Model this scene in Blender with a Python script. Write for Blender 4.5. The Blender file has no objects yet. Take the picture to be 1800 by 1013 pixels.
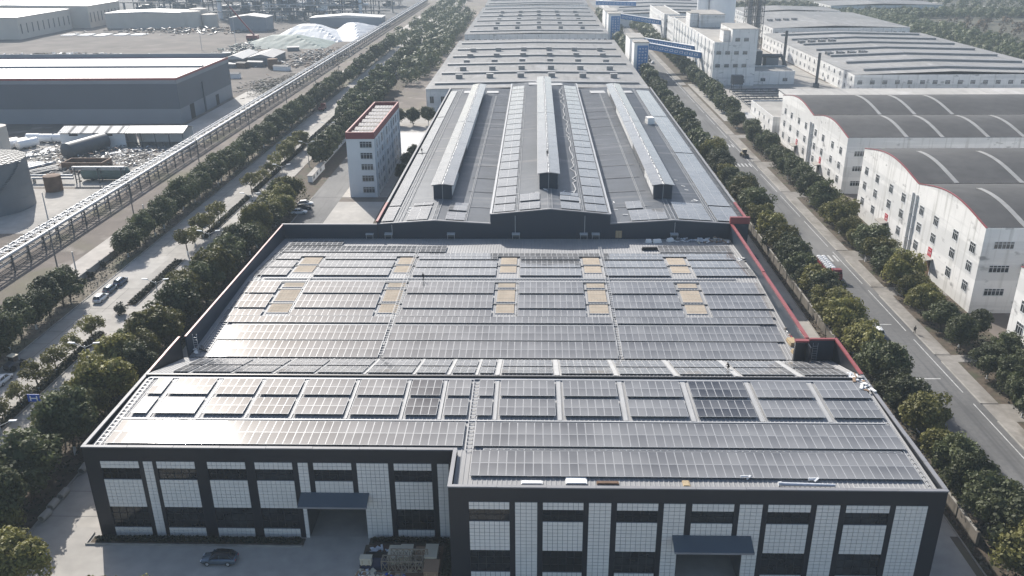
import bpy, bmesh, math, random
from mathutils import Vector, Matrix
R_ = random.Random(11)
SC = bpy.context.scene
COL = SC.collection
rad = math.radians

# ------------------------------------------------------------------ camera
H = 78.0
FPX, CX, CY = 1498.34, 900.0, 506.5
def cam_rows(p, y, r):
    p, y, r = rad(p), rad(y), rad(r)
    cp, sp = math.cos(p), math.sin(p)
    A = Matrix(((1, 0, 0), (0, -sp, -cp), (0, cp, -sp)))
    Y = Matrix(((math.cos(y), math.sin(y), 0), (-math.sin(y), math.cos(y), 0), (0, 0, 1)))
    Rr = Matrix(((math.cos(r), -math.sin(r), 0), (math.sin(r), math.cos(r), 0), (0, 0, 1)))
    return Rr @ A @ Y
MM = cam_rows(22.636, 1.722, -0.502)
cam = bpy.data.cameras.new('camera')
cam.sensor_width = 36.0
cam.lens = 36.0 * FPX / 1800.0
cam.clip_start = 1.0
cam.clip_end = 6000.0
co = bpy.data.objects.new('camera', cam)
COL.objects.link(co)
rt, up, bk = MM[0], -MM[1], -MM[2]
co.matrix_world = Matrix(((rt[0], up[0], bk[0], 0), (rt[1], up[1], bk[1], 0), (rt[2], up[2], bk[2], H), (0, 0, 0, 1)))
SC.camera = co
def P(x, y, z=0.0):
    """point on the level z that the survey of the photograph gives for a mark"""
    d = MM.transposed() @ Vector(((x - CX) / FPX, (y - CY) / FPX, 1.0))
    t = (z - H) / d[2]
    return d[0] * t, d[1] * t
def PL(x, y, a, b):
    d = MM.transposed() @ Vector(((x - CX) / FPX, (y - CY) / FPX, 1.0))
    t = (a - H) / (d[2] - b * d[1])
    return d[0] * t, d[1] * t, H + d[2] * t

# ------------------------------------------------------------------ light
SUN_AZ, SUN_EL = -27.0, 34.0          # azimuth from +Y towards +X
HAZE_DENSITY = 0.00020
SUN_STRENGTH, SKY_STRENGTH, EXPOSURE = 4.55, 0.112, 0.60
W = bpy.data.worlds.new('World')
SC.world = W
W.use_nodes = True
wn = W.node_tree
for n in list(wn.nodes): wn.nodes.remove(n)
sky = wn.nodes.new('ShaderNodeTexSky')
sky.sky_type = 'NISHITA'
sky.sun_disc = False
sky.sun_elevation = rad(SUN_EL)
sky.sun_rotation = rad(SUN_AZ)
sky.air_density = 1.0
sky.dust_density = 1.8
sky.ozone_density = 1.0
bg = wn.nodes.new('ShaderNodeBackground')
bg.inputs['Strength'].default_value = SKY_STRENGTH
wo = wn.nodes.new('ShaderNodeOutputWorld')
wn.links.new(sky.outputs[0], bg.inputs['Color'])
wn.links.new(bg.outputs[0], wo.inputs['Surface'])
sun = bpy.data.lights.new('sun', 'SUN')
sun.energy = SUN_STRENGTH
sun.angle = rad(0.6)
sun.color = (1.0, 0.955, 0.89)
so = bpy.data.objects.new('sun', sun)
COL.objects.link(so)
sd = Vector((math.sin(rad(SUN_AZ)) * math.cos(rad(SUN_EL)), math.cos(rad(SUN_AZ)) * math.cos(rad(SUN_EL)), math.sin(rad(SUN_EL))))
so.rotation_euler = sd.to_track_quat('Z', 'Y').to_euler()
so.location = sd * 400
SC.view_settings.view_transform = 'Standard'
SC.view_settings.look = 'None'
SC.view_settings.exposure = EXPOSURE
SC.view_settings.gamma = 1.0
SC.view_settings.use_curve_mapping = False
SC.render.engine = 'CYCLES'
SC.cycles.use_denoising = True
SC.cycles.max_bounces = 6
SC.cycles.diffuse_bounces = 3
SC.cycles.glossy_bounces = 3
SC.cycles.transmission_bounces = 3
SC.cycles.transparent_max_bounces = 6
SC.cycles.volume_bounces = 1
SC.cycles.sample_clamp_indirect = 6.0

# ------------------------------------------------------------------ materials
MT = {}
def mat(name, col, rough=0.8, metal=0.0, var=0.12, scale=0.3, rndv=0.0, spec=0.4, stain=None, var2=None, bump=0.0, trans=0.0):
    m = bpy.data.materials.new(name)
    m.use_nodes = True
    nt = m.node_tree
    b = nt.nodes['Principled BSDF']
    L = nt.links.new
    b.inputs['Roughness'].default_value = rough
    b.inputs['Metallic'].default_value = metal
    b.inputs['Specular IOR Level'].default_value = spec
    geo = nt.nodes.new('ShaderNodeNewGeometry')
    def noise(sc, vec=None, det=4.0):
        n = nt.nodes.new('ShaderNodeTexNoise')
        n.inputs['Scale'].default_value = sc
        n.inputs['Detail'].default_value = det
        if vec is None: L(geo.outputs['Position'], n.inputs['Vector'])
        else:
            mp = nt.nodes.new('ShaderNodeMapping')
            mp.inputs['Scale'].default_value = vec
            L(geo.outputs['Position'], mp.inputs['Vector']); L(mp.outputs[0], n.inputs['Vector'])
        return n.outputs['Fac']
    def mrange(s, a, b_, c, d):
        r = nt.nodes.new('ShaderNodeMapRange')
        L(s, r.inputs['Value'])
        for k, q in zip(('From Min', 'From Max', 'To Min', 'To Max'), (a, b_, c, d)): r.inputs[k].default_value = q
        return r.outputs[0]
    def math_(op, a, b_):
        r = nt.nodes.new('ShaderNodeMath'); r.operation = op
        for i, q in enumerate((a, b_)):
            if isinstance(q, (int, float)): r.inputs[i].default_value = q
            else: L(q, r.inputs[i])
        return r.outputs[0]
    f = mrange(noise(scale), 0.3, 0.7, 1 - var, 1 + var)
    if var2: f = math_('MULTIPLY', f, mrange(noise(var2[0], det=2.0), 0.3, 0.7, 1 - var2[1], 1 + var2[1]))
    if rndv:
        oi = nt.nodes.new('ShaderNodeObjectInfo')
        f = math_('MULTIPLY', f, mrange(oi.outputs['Random'], 0, 1, 1 - rndv, 1 + rndv))
    vm = nt.nodes.new('ShaderNodeVectorMath'); vm.operation = 'SCALE'
    vm.inputs[0].default_value = col[:3]
    L(f, vm.inputs['Scale'])
    out = vm.outputs[0]
    if stain:
        for (scol, vec, lo, hi, amt) in stain:
            k = mrange(noise(1.0, vec, 5.0), lo, hi, 0.0, amt)
            mx = nt.nodes.new('ShaderNodeMix'); mx.data_type = 'RGBA'
            L(k, mx.inputs[0]); L(out, mx.inputs[6]); mx.inputs[7].default_value = (*scol, 1)
            out = mx.outputs[2]
    L(out, b.inputs['Base Color'])
    if bump:
        bn = nt.nodes.new('ShaderNodeBump'); bn.inputs['Strength'].default_value = bump; bn.inputs['Distance'].default_value = 0.05
        L(noise(6.0), bn.inputs['Height']); L(bn.outputs[0], b.inputs['Normal'])
    if trans:
        tr = nt.nodes.new('ShaderNodeBsdfTranslucent'); L(out, tr.inputs['Color'])
        mixs = nt.nodes.new('ShaderNodeMixShader'); mixs.inputs[0].default_value = trans
        L(b.outputs[0], mixs.inputs[1]); L(tr.outputs[0], mixs.inputs[2])
        L(mixs.outputs[0], nt.nodes['Material Output'].inputs['Surface'])
    MT[name] = m
    return m
GRIME = [((0.50, 0.50, 0.49), (0.012, 0.012, 0.28), 0.47, 0.53, 0.5), ((0.30, 0.29, 0.26), (0.9, 0.9, 0.06), 0.54, 0.72, 0.55), ((0.10, 0.10, 0.10), (0.25, 0.25, 0.5), 0.62, 0.72, 0.6)]
# ground
mat('dirt', (0.145, 0.122, 0.104), 0.95, var=0.22, scale=0.12, var2=(0.02, 0.2), stain=[((0.13, 0.125, 0.07), (0.05, 0.05, 0.05), 0.52, 0.66, 0.6), ((0.30, 0.27, 0.24), (0.11, 0.11, 0.1), 0.58, 0.7, 0.6)])
mat('soil', (0.085, 0.066, 0.048), 0.95, var=0.3, scale=0.9, stain=[((0.05, 0.06, 0.03), (0.3, 0.3, 0.3), 0.5, 0.65, 0.7)])
mat('concrete', (0.37, 0.35, 0.32), 0.85, var=0.10, scale=0.5, var2=(0.06, 0.14), stain=[((0.26, 0.25, 0.24), (0.09, 0.05, 0.1), 0.52, 0.68, 0.55)])
mat('old_concrete', (0.35, 0.33, 0.30), 0.9, var=0.12, scale=0.4, var2=(0.05, 0.16), stain=[((0.22, 0.21, 0.19), (0.12, 0.03, 0.1), 0.54, 0.7, 0.5)])
mat('asphalt', (0.118, 0.117, 0.115), 0.85, var=0.10, scale=1.2, var2=(0.05, 0.18), stain=[((0.06, 0.06, 0.062), (0.7, 0.02, 0.1), 0.52, 0.66, 0.6), ((0.2, 0.195, 0.185), (0.07, 0.025, 0.1), 0.54, 0.66, 0.6), ((0.05, 0.05, 0.05), (0.9, 0.9, 0.3), 0.66, 0.72, 0.6)])
mat('pavement', (0.30, 0.285, 0.26), 0.9, var=0.14, scale=0.8, var2=(0.1, 0.12))
mat('white_paint', (0.70, 0.70, 0.68), 0.7, var=0.2, scale=1.5)
mat('woodland_floor', (0.07, 0.066, 0.045), 0.95, var=0.4, scale=0.1)
mat('plant_ground', (0.10, 0.10, 0.10), 0.95, var=0.4, scale=0.05)
mat('white_line', (0.42, 0.42, 0.41), 0.8, var=0.3, scale=1.0)
mat('scrub', (0.15, 0.13, 0.10), 0.95, var=0.4, scale=0.5, stain=[((0.09, 0.10, 0.055), (0.1, 0.1, 0.1), 0.5, 0.62, 0.7)])
# buildings
mat('navy', (0.012, 0.0145, 0.020), 0.45, var=0.06, scale=0.2, spec=0.4)
mat('navy_wall', (0.016, 0.029, 0.048), 0.45, var=0.08, scale=0.1, spec=0.4)
mat('red_coping', (0.25, 0.06, 0.062), 0.5, var=0.1, scale=0.4)
mat('grey_coping', (0.21, 0.21, 0.22), 0.6, var=0.1, scale=0.3)
mat('tile', (0.72, 0.695, 0.65), 0.35, var=0.04, scale=0.8, rndv=0.02)
mat('walk_slab', (0.235, 0.22, 0.20), 0.9, var=0.16, scale=0.8, var2=(0.1, 0.2), stain=[((0.13, 0.115, 0.095), (0.25, 0.12, 0.2), 0.52, 0.66, 0.6)])
mat('joint', (0.17, 0.175, 0.18), 0.9)
mat('field', (0.115, 0.098, 0.085), 0.95, var=0.25, scale=0.06, var2=(0.01, 0.2), stain=[((0.19, 0.17, 0.15), (0.05, 0.05, 0.05), 0.54, 0.68, 0.6)])
mat('vent_grey', (0.23, 0.23, 0.23), 0.7, var=0.15, scale=0.3)
mat('old_wall', (0.17, 0.15, 0.125), 0.95, var=0.2, scale=0.5, stain=[((0.07, 0.065, 0.05), (0.6, 0.6, 0.15), 0.5, 0.65, 0.7)])
mat('strip_concrete', (0.40, 0.37, 0.335), 0.9, var=0.1, scale=0.4, var2=(0.05, 0.12))
mat('net_roof', (0.30, 0.27, 0.24), 0.9, var=0.2, scale=0.5)
mat('dark_glass', (0.014, 0.016, 0.018), 0.08, var=0.6, scale=0.5, rndv=0.8, spec=0.5)
mat('frame_dark', (0.016, 0.018, 0.022), 0.5)
mat('canopy_blue', (0.075, 0.10, 0.125), 0.4, var=0.06)
mat('metal_roof', (0.27, 0.27, 0.27), 0.62, metal=0.0, var=0.07, scale=0.25, var2=(0.04, 0.1), stain=[((0.34, 0.33, 0.32), (0.5, 0.05, 0.3), 0.55, 0.72, 0.4)])
mat('metal_roof_dark', (0.135, 0.145, 0.158), 0.5, metal=0.1, var=0.10, scale=0.25, var2=(0.03, 0.14), stain=[((0.30, 0.295, 0.29), (0.02, 0.35, 0.3), 0.57, 0.7, 0.5)])
mat('old_roof', (0.35, 0.335, 0.31), 0.75, var=0.09, scale=0.25, var2=(0.03, 0.12), stain=[((0.22, 0.21, 0.2), (0.6, 0.04, 0.3), 0.55, 0.7, 0.5), ((0.52, 0.5, 0.48), (0.12, 0.05, 0.3), 0.6, 0.68, 0.5)])
mat('vault_roof', (0.070, 0.069, 0.068), 0.85, var=0.16, scale=0.3, var2=(0.04, 0.14))
mat('skylight', (0.39, 0.33, 0.26), 0.85, var=0.10, scale=0.5, spec=0.1)
mat('vault_light', (0.30, 0.296, 0.285), 0.6, var=0.12, scale=0.4)
mat('light_strip', (0.38, 0.38, 0.375), 0.6, var=0.08, scale=0.6)
mat('white_wall', (0.72, 0.71, 0.69), 0.8, var=0.05, scale=0.3, stain=GRIME)
mat('clean_wall', (0.76, 0.76, 0.75), 0.7, var=0.04, scale=0.2)
mat('white_roof', (0.43, 0.425, 0.42), 0.5, var=0.05, scale=0.05)
mat('grey_wall', (0.085, 0.102, 0.128), 0.6, var=0.05, scale=0.08)
mat('grey_wall_light', (0.20, 0.22, 0.25), 0.6, var=0.06, scale=0.08)
mat('beige_wall', (0.52, 0.47, 0.41), 0.8, var=0.06, scale=0.1)
mat('blue_paint', (0.045, 0.17, 0.40), 0.5, var=0.08, scale=0.3)
mat('flat_roof', (0.30, 0.285, 0.26), 0.9, var=0.15, scale=0.3, var2=(0.08, 0.15))
mat('window_glass', (0.035, 0.04, 0.045), 0.10, var=0.6, scale=0.7, rndv=0.5, spec=0.5)
mat('window_frame', (0.55, 0.56, 0.56), 0.5)
mat('dark_void', (0.02, 0.02, 0.022), 0.9)
mat('rust_brown', (0.14, 0.085, 0.055), 0.85, var=0.25, scale=0.6)
# equipment
mat('alu', (0.40, 0.405, 0.41), 0.5, metal=0.1, var=0.05)
mat('steel_dark', (0.10, 0.105, 0.11), 0.55, metal=0.3, var=0.15)
mat('pipe_silver', (0.40, 0.41, 0.42), 0.5, metal=0.2, var=0.1, scale=0.8)
mat('tank_grey', (0.135, 0.15, 0.165), 0.5, var=0.06, scale=0.2)
mat('refinery_grey', (0.065, 0.075, 0.088), 0.6, var=0.25, scale=0.05)
mat('silo_white', (0.74, 0.75, 0.76), 0.5, var=0.04, scale=0.1)
mat('tarp_white', (0.58, 0.59, 0.60), 0.6, var=0.10, scale=0.2)
mat('tarp_green', (0.12, 0.17, 0.155), 0.7, var=0.25, scale=0.3)
mat('foam_white', (0.80, 0.79, 0.76), 0.8, var=0.04)
mat('wood', (0.40, 0.31, 0.19), 0.85, var=0.15, scale=1.5)
mat('board_beige', (0.55, 0.50, 0.39), 0.8, var=0.06)
mat('cardboard', (0.30, 0.20, 0.13), 0.85, var=0.1)
mat('plastic_wrap', (0.58, 0.60, 0.64), 0.35, var=0.15, scale=2.0)
mat('navy_tarp', (0.03, 0.04, 0.075), 0.5, var=0.1)
mat('scaffold', (0.26, 0.215, 0.16), 0.7, var=0.2)
mat('scrap', (0.19, 0.175, 0.16), 0.8, var=0.45, scale=1.3, rndv=0.35)
mat('black_cloth', (0.012, 0.012, 0.014), 0.85)
mat('skin', (0.35, 0.22, 0.15), 0.6)
mat('hair', (0.01, 0.009, 0.008), 0.7)
mat('blue_sign', (0.02, 0.09, 0.42), 0.4)
mat('red_sign', (0.40, 0.03, 0.045), 0.5)
mat('sign_white', (0.8, 0.8, 0.8), 0.5)
mat('yellow_paint', (0.16, 0.12, 0.05), 0.5)
mat('paint_silver', (0.13, 0.17, 0.21), 0.25, metal=0.5, var=0.02)
mat('paint_white', (0.74, 0.75, 0.75), 0.25, var=0.02)
mat('paint_black', (0.015, 0.016, 0.018), 0.2, var=0.02)
mat('paint_blue', (0.10, 0.14, 0.20), 0.25, metal=0.3, var=0.02)
mat('paint_red', (0.20, 0.03, 0.03), 0.35, var=0.06)
mat('tyre', (0.018, 0.018, 0.018), 0.9)
mat('lamp_lens', (0.75, 0.78, 0.8), 0.2)
mat('bark', (0.075, 0.058, 0.042), 0.95, var=0.25, scale=2.0)
mat('leaf_dark', (0.082, 0.094, 0.040), 0.6, var=0.3, scale=0.35, rndv=0.38, trans=0.26, spec=0.3)
mat('leaf_olive', (0.155, 0.148, 0.044), 0.6, var=0.25, scale=0.35, rndv=0.36, trans=0.28, spec=0.3)
mat('leaf_hedge', (0.020, 0.025, 0.013), 0.8, var=0.35, scale=1.0, trans=0.1)
mat('leaf_brown', (0.13, 0.09, 0.05), 0.9, var=0.35, scale=0.8)
# solar glass : dark cells under a film of dust, paler towards each lower edge
def glass(name, base, dust, amt):
    m = bpy.data.materials.new(name); m.use_nodes = True
    nt = m.node_tree; b = nt.nodes['Principled BSDF']; L = nt.links.new
    geo = nt.nodes.new('ShaderNodeNewGeometry'); oi = nt.nodes.new('ShaderNodeObjectInfo'); tc = nt.nodes.new('ShaderNodeTexCoord')
    n = nt.nodes.new('ShaderNodeTexNoise'); n.inputs['Scale'].default_value = 0.16; n.inputs['Detail'].default_value = 5
    L(geo.outputs['Position'], n.inputs['Vector'])
    sep = nt.nodes.new('ShaderNodeSeparateXYZ'); L(tc.outputs['Object'], sep.inputs[0])
    def mr(s, a, b_, c, d):
        r = nt.nodes.new('ShaderNodeMapRange'); L(s, r.inputs['Value'])
        for k, q in zip(('From Min', 'From Max', 'To Min', 'To Max'), (a, b_, c, d)): r.inputs[k].default_value = q
        return r.outputs[0]
    def ad(x, y):
        r = nt.nodes.new('ShaderNodeMath'); r.operation = 'ADD'; L(x, r.inputs[0]); L(y, r.inputs[1]); return r.outputs[0]
    d = ad(ad(mr(n.outputs['Fac'], 0.3, 0.7, amt - 0.10, amt + 0.10), mr(oi.outputs['Random'], 0, 1, -0.06, 0.06)), mr(sep.outputs['Y'], -1.2, 1.2, 0.12, -0.08))
    mx = nt.nodes.new('ShaderNodeMix'); mx.data_type = 'RGBA'; mx.clamp_factor = True
    L(d, mx.inputs[0]); mx.inputs[6].default_value = (*base, 1); mx.inputs[7].default_value = (*dust, 1)
    L(mx.outputs[2], b.inputs['Base Color'])
    b.inputs['Roughness'].default_value = 0.08
    b.inputs['Specular IOR Level'].default_value = 0.5
    MT[name] = m
glass('solar_glass', (0.03, 0.032, 0.038), (0.36, 0.357, 0.352), 0.42)
glass('solar_glass_sky_tint', (0.03, 0.032, 0.038), (0.34, 0.332, 0.32), 0.46)  # rear hall and office panels : bright sky reflection put into the paler colour
glass('solar_glass_clean', (0.03, 0.032, 0.038), (0.37, 0.365, 0.36), 0.12)

# ------------------------------------------------------------------ mesh builder
class MB:
    def __init__(s): s.v = []; s.f = []; s.m = []; s.mats = []; s.sm = []
    def mi(s, m):
        if m not in s.mats: s.mats.append(m)
        return s.mats.index(m)
    def poly(s, pts, m, smooth=False):
        n = len(s.v); s.v += [tuple(p) for p in pts]
        s.f.append(tuple(range(n, n + len(pts)))); s.m.append(s.mi(m)); s.sm.append(smooth)
    def faces(s, pts, fs, m, smooth=False):
        n = len(s.v); s.v += [tuple(p) for p in pts]; k = s.mi(m)
        for f in fs: s.f.append(tuple(n + i for i in f)); s.m.append(k); s.sm.append(smooth)
    def box(s, x0, x1, y0, y1, z0, z1, m):
        p = [(x0, y0, z0), (x1, y0, z0), (x1, y1, z0), (x0, y1, z0), (x0, y0, z1), (x1, y0, z1), (x1, y1, z1), (x0, y1, z1)]
        s.faces(p, [(0, 3, 2, 1), (4, 5, 6, 7), (0, 1, 5, 4), (1, 2, 6, 5), (2, 3, 7, 6), (3, 0, 4, 7)], m)
    def bar(s, a, b, w, h, m):
        a, b = Vector(a), Vector(b); d = (b - a).normalized()
        u = Vector((0, 0, 1)) if abs(d.z) < 0.95 else Vector((0, 1, 0))
        r = d.cross(u).normalized(); u = r.cross(d)
        p = [q + r * (w * i / 2) + u * (h * j / 2) for q in (a, b) for i, j in ((-1, -1), (1, -1), (1, 1), (-1, 1))]
        s.faces(p, [(0, 1, 2, 3), (7, 6, 5, 4), (0, 4, 5, 1), (1, 5, 6, 2), (2, 6, 7, 3), (3, 7, 4, 0)], m)
    def cyl(s, a, b, r0, r1, n, m, cap=True):
        a, b = Vector(a), Vector(b); d = (b - a).normalized()
        u = Vector((0, 0, 1)) if abs(d.z) < 0.95 else Vector((0, 1, 0))
        r = d.cross(u).normalized(); u = r.cross(d)
        ring = [(math.cos(2 * math.pi * i / n), math.sin(2 * math.pi * i / n)) for i in range(n)]
        p = [a + (r * c + u * q) * r0 for c, q in ring] + [b + (r * c + u * q) * r1 for c, q in ring]
        s.faces(p, [(i, (i + 1) % n, n + (i + 1) % n, n + i) for i in range(n)], m, True)
        if cap:
            s.faces(p[:n], [tuple(reversed(range(n)))], m); s.faces(p[n:], [tuple(range(n))], m)
    def prism(s, prof, axis, a0, a1, m):
        f = (lambda p, a: (a, p[0], p[1])) if axis == 'x' else (lambda p, a: (p[0], a, p[1])) if axis == 'y' else (lambda p, a: (p[0], p[1], a))
        n = len(prof); pts = [f(p, a0) for p in prof] + [f(p, a1) for p in prof]
        s.faces(pts, [(i, (i + 1) % n, n + (i + 1) % n, n + i) for i in range(n)] + [tuple(reversed(range(n))), tuple(range(n, 2 * n))], m)
    def loft(s, rings, m, smooth=True, cap=True):
        n = len(rings[0]); pts = [p for r in rings for p in r]; fs = []
        for k in range(len(rings) - 1):
            for i in range(n):
                fs.append((k * n + i, k * n + (i + 1) % n, (k + 1) * n + (i + 1) % n, (k + 1) * n + i))
        s.faces(pts, fs, m, smooth)
        if cap:
            s.faces(rings[0], [tuple(reversed(range(n)))], m); s.faces(rings[-1], [tuple(range(n))], m)
    def mesh(s, name):
        me = bpy.data.meshes.new(name)
        me.from_pydata(s.v, [], s.f)
        for m in s.mats: me.materials.append(MT[m])
        me.polygons.foreach_set('material_index', s.m)
        me.polygons.foreach_set('use_smooth', s.sm)
        me.update()
        return me
    def build(s, name, parent=None, world=True):
        return put(name, s.mesh(name), parent, world)
def put(name, me, parent=None, world=True, loc=None):
    o = bpy.data.objects.new(name, me); COL.objects.link(o)
    if parent is not None:
        o.parent = parent
        if world and parent.get('label'): o.location = -parent.location
    if loc is not None: o.location = loc
    return o
def thing(name, label, cat, loc=(0, 0, 0), rz=0.0, group=None):
    o = bpy.data.objects.new(name, None); COL.objects.link(o)
    o.empty_display_size = 0.5
    o.location = loc; o.rotation_euler = (0, 0, rz)
    o['label'] = label; o['category'] = cat
    if group: o['group'] = group
    return o
def tag(o, label, cat, group=None):
    o['label'] = label; o['category'] = cat
    if group: o['group'] = group
    return o
def struct(o): o['kind'] = 'structure'; return o
def stuff(o): o['kind'] = 'stuff'; return o
def clone(root, loc, rz, label, group=None):
    r = root.copy(); COL.objects.link(r); r.location = loc; r.rotation_euler = (0, 0, rz); r['label'] = label
    if group: r['group'] = group
    for ch in root.children:
        c = ch.copy(); COL.objects.link(c); c.parent = r
        for g in ch.children:
            d = g.copy(); COL.objects.link(d); d.parent = c
    return r
ONES = 'first second third fourth fifth sixth seventh eighth ninth tenth eleventh twelfth thirteenth fourteenth fifteenth sixteenth seventeenth eighteenth nineteenth'.split()
TENS = {2: 'twent', 3: 'thirt', 4: 'fort', 5: 'fift', 6: 'sixt', 7: 'sevent', 8: 'eight', 9: 'ninet'}
def nth(i):
    i += 1
    if i < 20: return ONES[i - 1]
    t, o = divmod(i, 10)
    if t >= 10: return 'hundred and ' + nth(i - 101)
    return TENS[t] + ('ieth' if o == 0 else 'y-' + ONES[o - 1])
def sheet(mb, u0, u1, v0, v1, zf, pitch, h, m, along='y'):
    """ribbed metal sheet, one continuous surface; ribs run along y (or x)"""
    n = max(1, int(round((u1 - u0) / pitch))); p = (u1 - u0) / n
    prof = []
    for i in range(n):
        a = u0 + i * p
        prof += [(a, 0), (a + p * 0.62, 0), (a + p * 0.72, h), (a + p * 0.9, h)]
    prof.append((u1, 0))
    pts = []
    for v in (v0, v1):
        for u, dz in prof:
            x, y = (u, v) if along == 'y' else (v, u)
            pts.append((x, y, zf(x, y) + dz))
    k = len(prof)
    fs = [(i, i + 1, k + i + 1, k + i) if along == 'y' else (i, k + i, k + i + 1, i + 1) for i in range(k - 1)]
    mb.faces(pts, fs, m)
# ------------------------------------------------------------------ ground and roads
def flat(name, x0, x1, y0, y1, z, m, mb=None):
    mb = mb or MB(); mb.poly([(x0, y0, z), (x1, y0, z), (x1, y1, z), (x0, y1, z)], m)
    return struct(mb.build(name)) if name else mb
flat('ground', -3000, 3000, -200, 5000, 0.0, 'dirt')
flat('yard_pavement', -71.8, 57.6, 20, 97.6, 0.04, 'concrete')
flat('side_lane', -71.8, -59.0, 97.6, 196, 0.04, 'old_concrete')
flat('side_lane', -71.8, -62.2, 196, 262, 0.045, 'asphalt')
flat('alley_pavement', 45.0, 58.9, 97.6, 400, 0.04, 'old_concrete')
flat('verge_soil', 58.9, 64.2, 20, 900, 0.02, 'soil')
flat('verge_soil', 79.3, 95.0, 20, 900, 0.02, 'soil')
flat('verge_soil', -84.4, -71.8, 20, 900, 0.02, 'soil')
flat('verge_soil', -111.5, -104.6, 20, 1100, 0.02, 'scrub')
flat('forecourt_pavement', -71.8, -38.0, 262, 405, 0.05, 'old_concrete')
flat('sports_court', -58.0, -40.5, 318, 358, 0.09, 'white_roof')
flat('asphalt_road', 64.4, 79.3, 20, 1100, 0.06, 'asphalt')
flat('boulevard', -104.4, -84.4, 20, 1100, 0.06, 'old_concrete')
flat('strip_road', -119.5, -111.6, 20, 1100, 0.05, 'strip_concrete')
flat('cross_road', -240, -111.7, 118, 152, 0.03, 'old_concrete')
flat('plant_road', -240, -137.5, 226, 272, 0.03, 'old_concrete')
flat('warehouse_apron', -156, -138, 346, 470, 0.03, 'concrete')
flat('scrap_yard_ground', -330, -139, 274, 346, 0.02, 'pavement')
flat('construction_ground', -900, -137, 448, 862, 0.02, 'field')
flat('refinery_ground', -1200, -137, 862, 1500, 0.03, 'plant_ground')
flat('woodland_floor', 283, 1200, 455, 1500, 0.03, 'woodland_floor')
flat('parking_ground', -71.8, -62.2, 262, 345, 0.08, 'asphalt')
flat('entrance_pavement', -62.2, -47.5, 196, 257, 0.07, 'concrete')
flat('planting_soil', -47.4, -38, 196, 318, 0.07, 'soil')
flat('factory_yard', 95, 165, 396, 480, 0.03, 'old_concrete')
flat('factory_yard', 83.5, 95, 380, 480, 0.05, 'pavement')
flat('plant_street', 122, 160, 445, 640, 0.05, 'pavement')
mb = MB()
for y in range(60, 620, 6): mb.poly([(-104.3, y, .068), (-93.6, y, .068), (-93.6, y + .09, .068), (-104.3, y + .09, .068)], 'asphalt'); mb.poly([(-91, y, .068), (-84.5, y, .068), (-84.5, y + .09, .068), (-91, y + .09, .068)], 'asphalt')
for x in (-101, -97.4, -87.6): mb.poly([(x, 60, .066), (x + .09, 60, .066), (x + .09, 620, .066), (x, 620, .066)], 'asphalt')
for y in range(100, 260, 6): mb.poly([(-71.4, y, .055), (-61.2, y, .055), (-61.2, y + .08, .055), (-71.4, y + .08, .055)], 'asphalt')
struct(mb.build('expansion_joint'))
for a, b in ((128, 134), (150, 153), (183, 188), (206, 213), (262, 268), (300, 307), (346, 352)): flat('shed_entry', 79.3, 95, a, b, 0.055, 'walk_slab')
# asphalt lane lines, zebra marks
mb = MB()
for y in range(60, 520, 26):
    mb.poly([(77.7, y, .075), (77.9, y, .075), (77.9, y + 22, .075), (77.7, y + 22, .075)], 'white_line')
for y0 in (205, 300, 330):
    for k in range(9):
        x = 66 + k * 1.35
        mb.poly([(x, y0, .075), (x + .5, y0, .075), (x + .5, y0 + 4.5, .075), (x, y0 + 4.5, .075)], 'white_line')
for y in (143, 167): mb.poly([(66.5, y, .075), (76, y, .075), (76, y + .35, .075), (66.5, y + .35, .075)], 'white_line')
struct(mb.build('road_marking'))
# sunlight patches through the trees, painted on the boulevard as pale slabs
mb = MB()
for (x0, x1, y0, y1) in ((-98.5, -94.2, 166, 172), (-104, -96, 186, 208), (-98, -94.5, 226, 232), (-101, -95, 300, 312), (-103, -98, 372, 384), (-99, -94, 148, 153)):
    mb.poly([(x0, y0, .075), (x1, y0, .075), (x1, y1, .075), (x0, y1, .075)], 'concrete')
struct(mb.build('sunlit_patch'))
# sidewalk and kerbs : single kerb stones are far below ten pixels, long runs with gaps at the entries
def kerb_run(x0, x1, segs, top, m='pavement', name='kerb'):
    mb = MB()
    for a, b in segs: mb.box(x0, x1, a, b, 0, top, m)
    return struct(mb.build(name))
segs = [(20, 128), (134, 150), (153, 183), (188, 206), (213, 262), (268, 300), (307, 346), (352, 470), (476, 900)]
kerb_run(79.3, 82.2, segs, 0.14, 'walk_slab', 'sidewalk')
kerb_run(79.0, 79.28, segs, 0.2)
kerb_run(64.1, 64.38, [(20, 900)], 0.22)
kerb_run(-84.4, -84.1, [(20, 300), (306, 900)], 0.20)
kerb_run(-104.7, -104.42, [(20, 1100)], 0.20)
kerb_run(-71.8, -71.5, [(60, 262)], 0.20)
kerb_run(58.7, 58.9, [(20, 300)], 0.14)
mb = MB()
for a, b in ((20, 161), (176, 205), (222, 262), (268, 420), (430, 700)):
    mb.box(-93.6, -93.35, a, b, 0, .24, 'pavement'); mb.box(-91.3, -91.05, a, b, 0, .24, 'pavement')
    mb.box(-93.35, -91.3, a, b, 0, .2, 'soil')
struct(mb.build('median_strip'))

# ------------------------------------------------------------------ front factory hall with the tiled facade
XL, XR, XM, YF, YL, YB, ZT = -61.0, 50.4, -10.8, 87.75, 95.9, 116.0, 14.6
hall = thing('factory_hall', 'dark navy factory hall with white tiled facade panels and solar panel roof in front', 'factory hall', (-5, 105, 0))
zf = lambda x, y: 13.72 + 0.03 * (y - 88.0)
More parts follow.
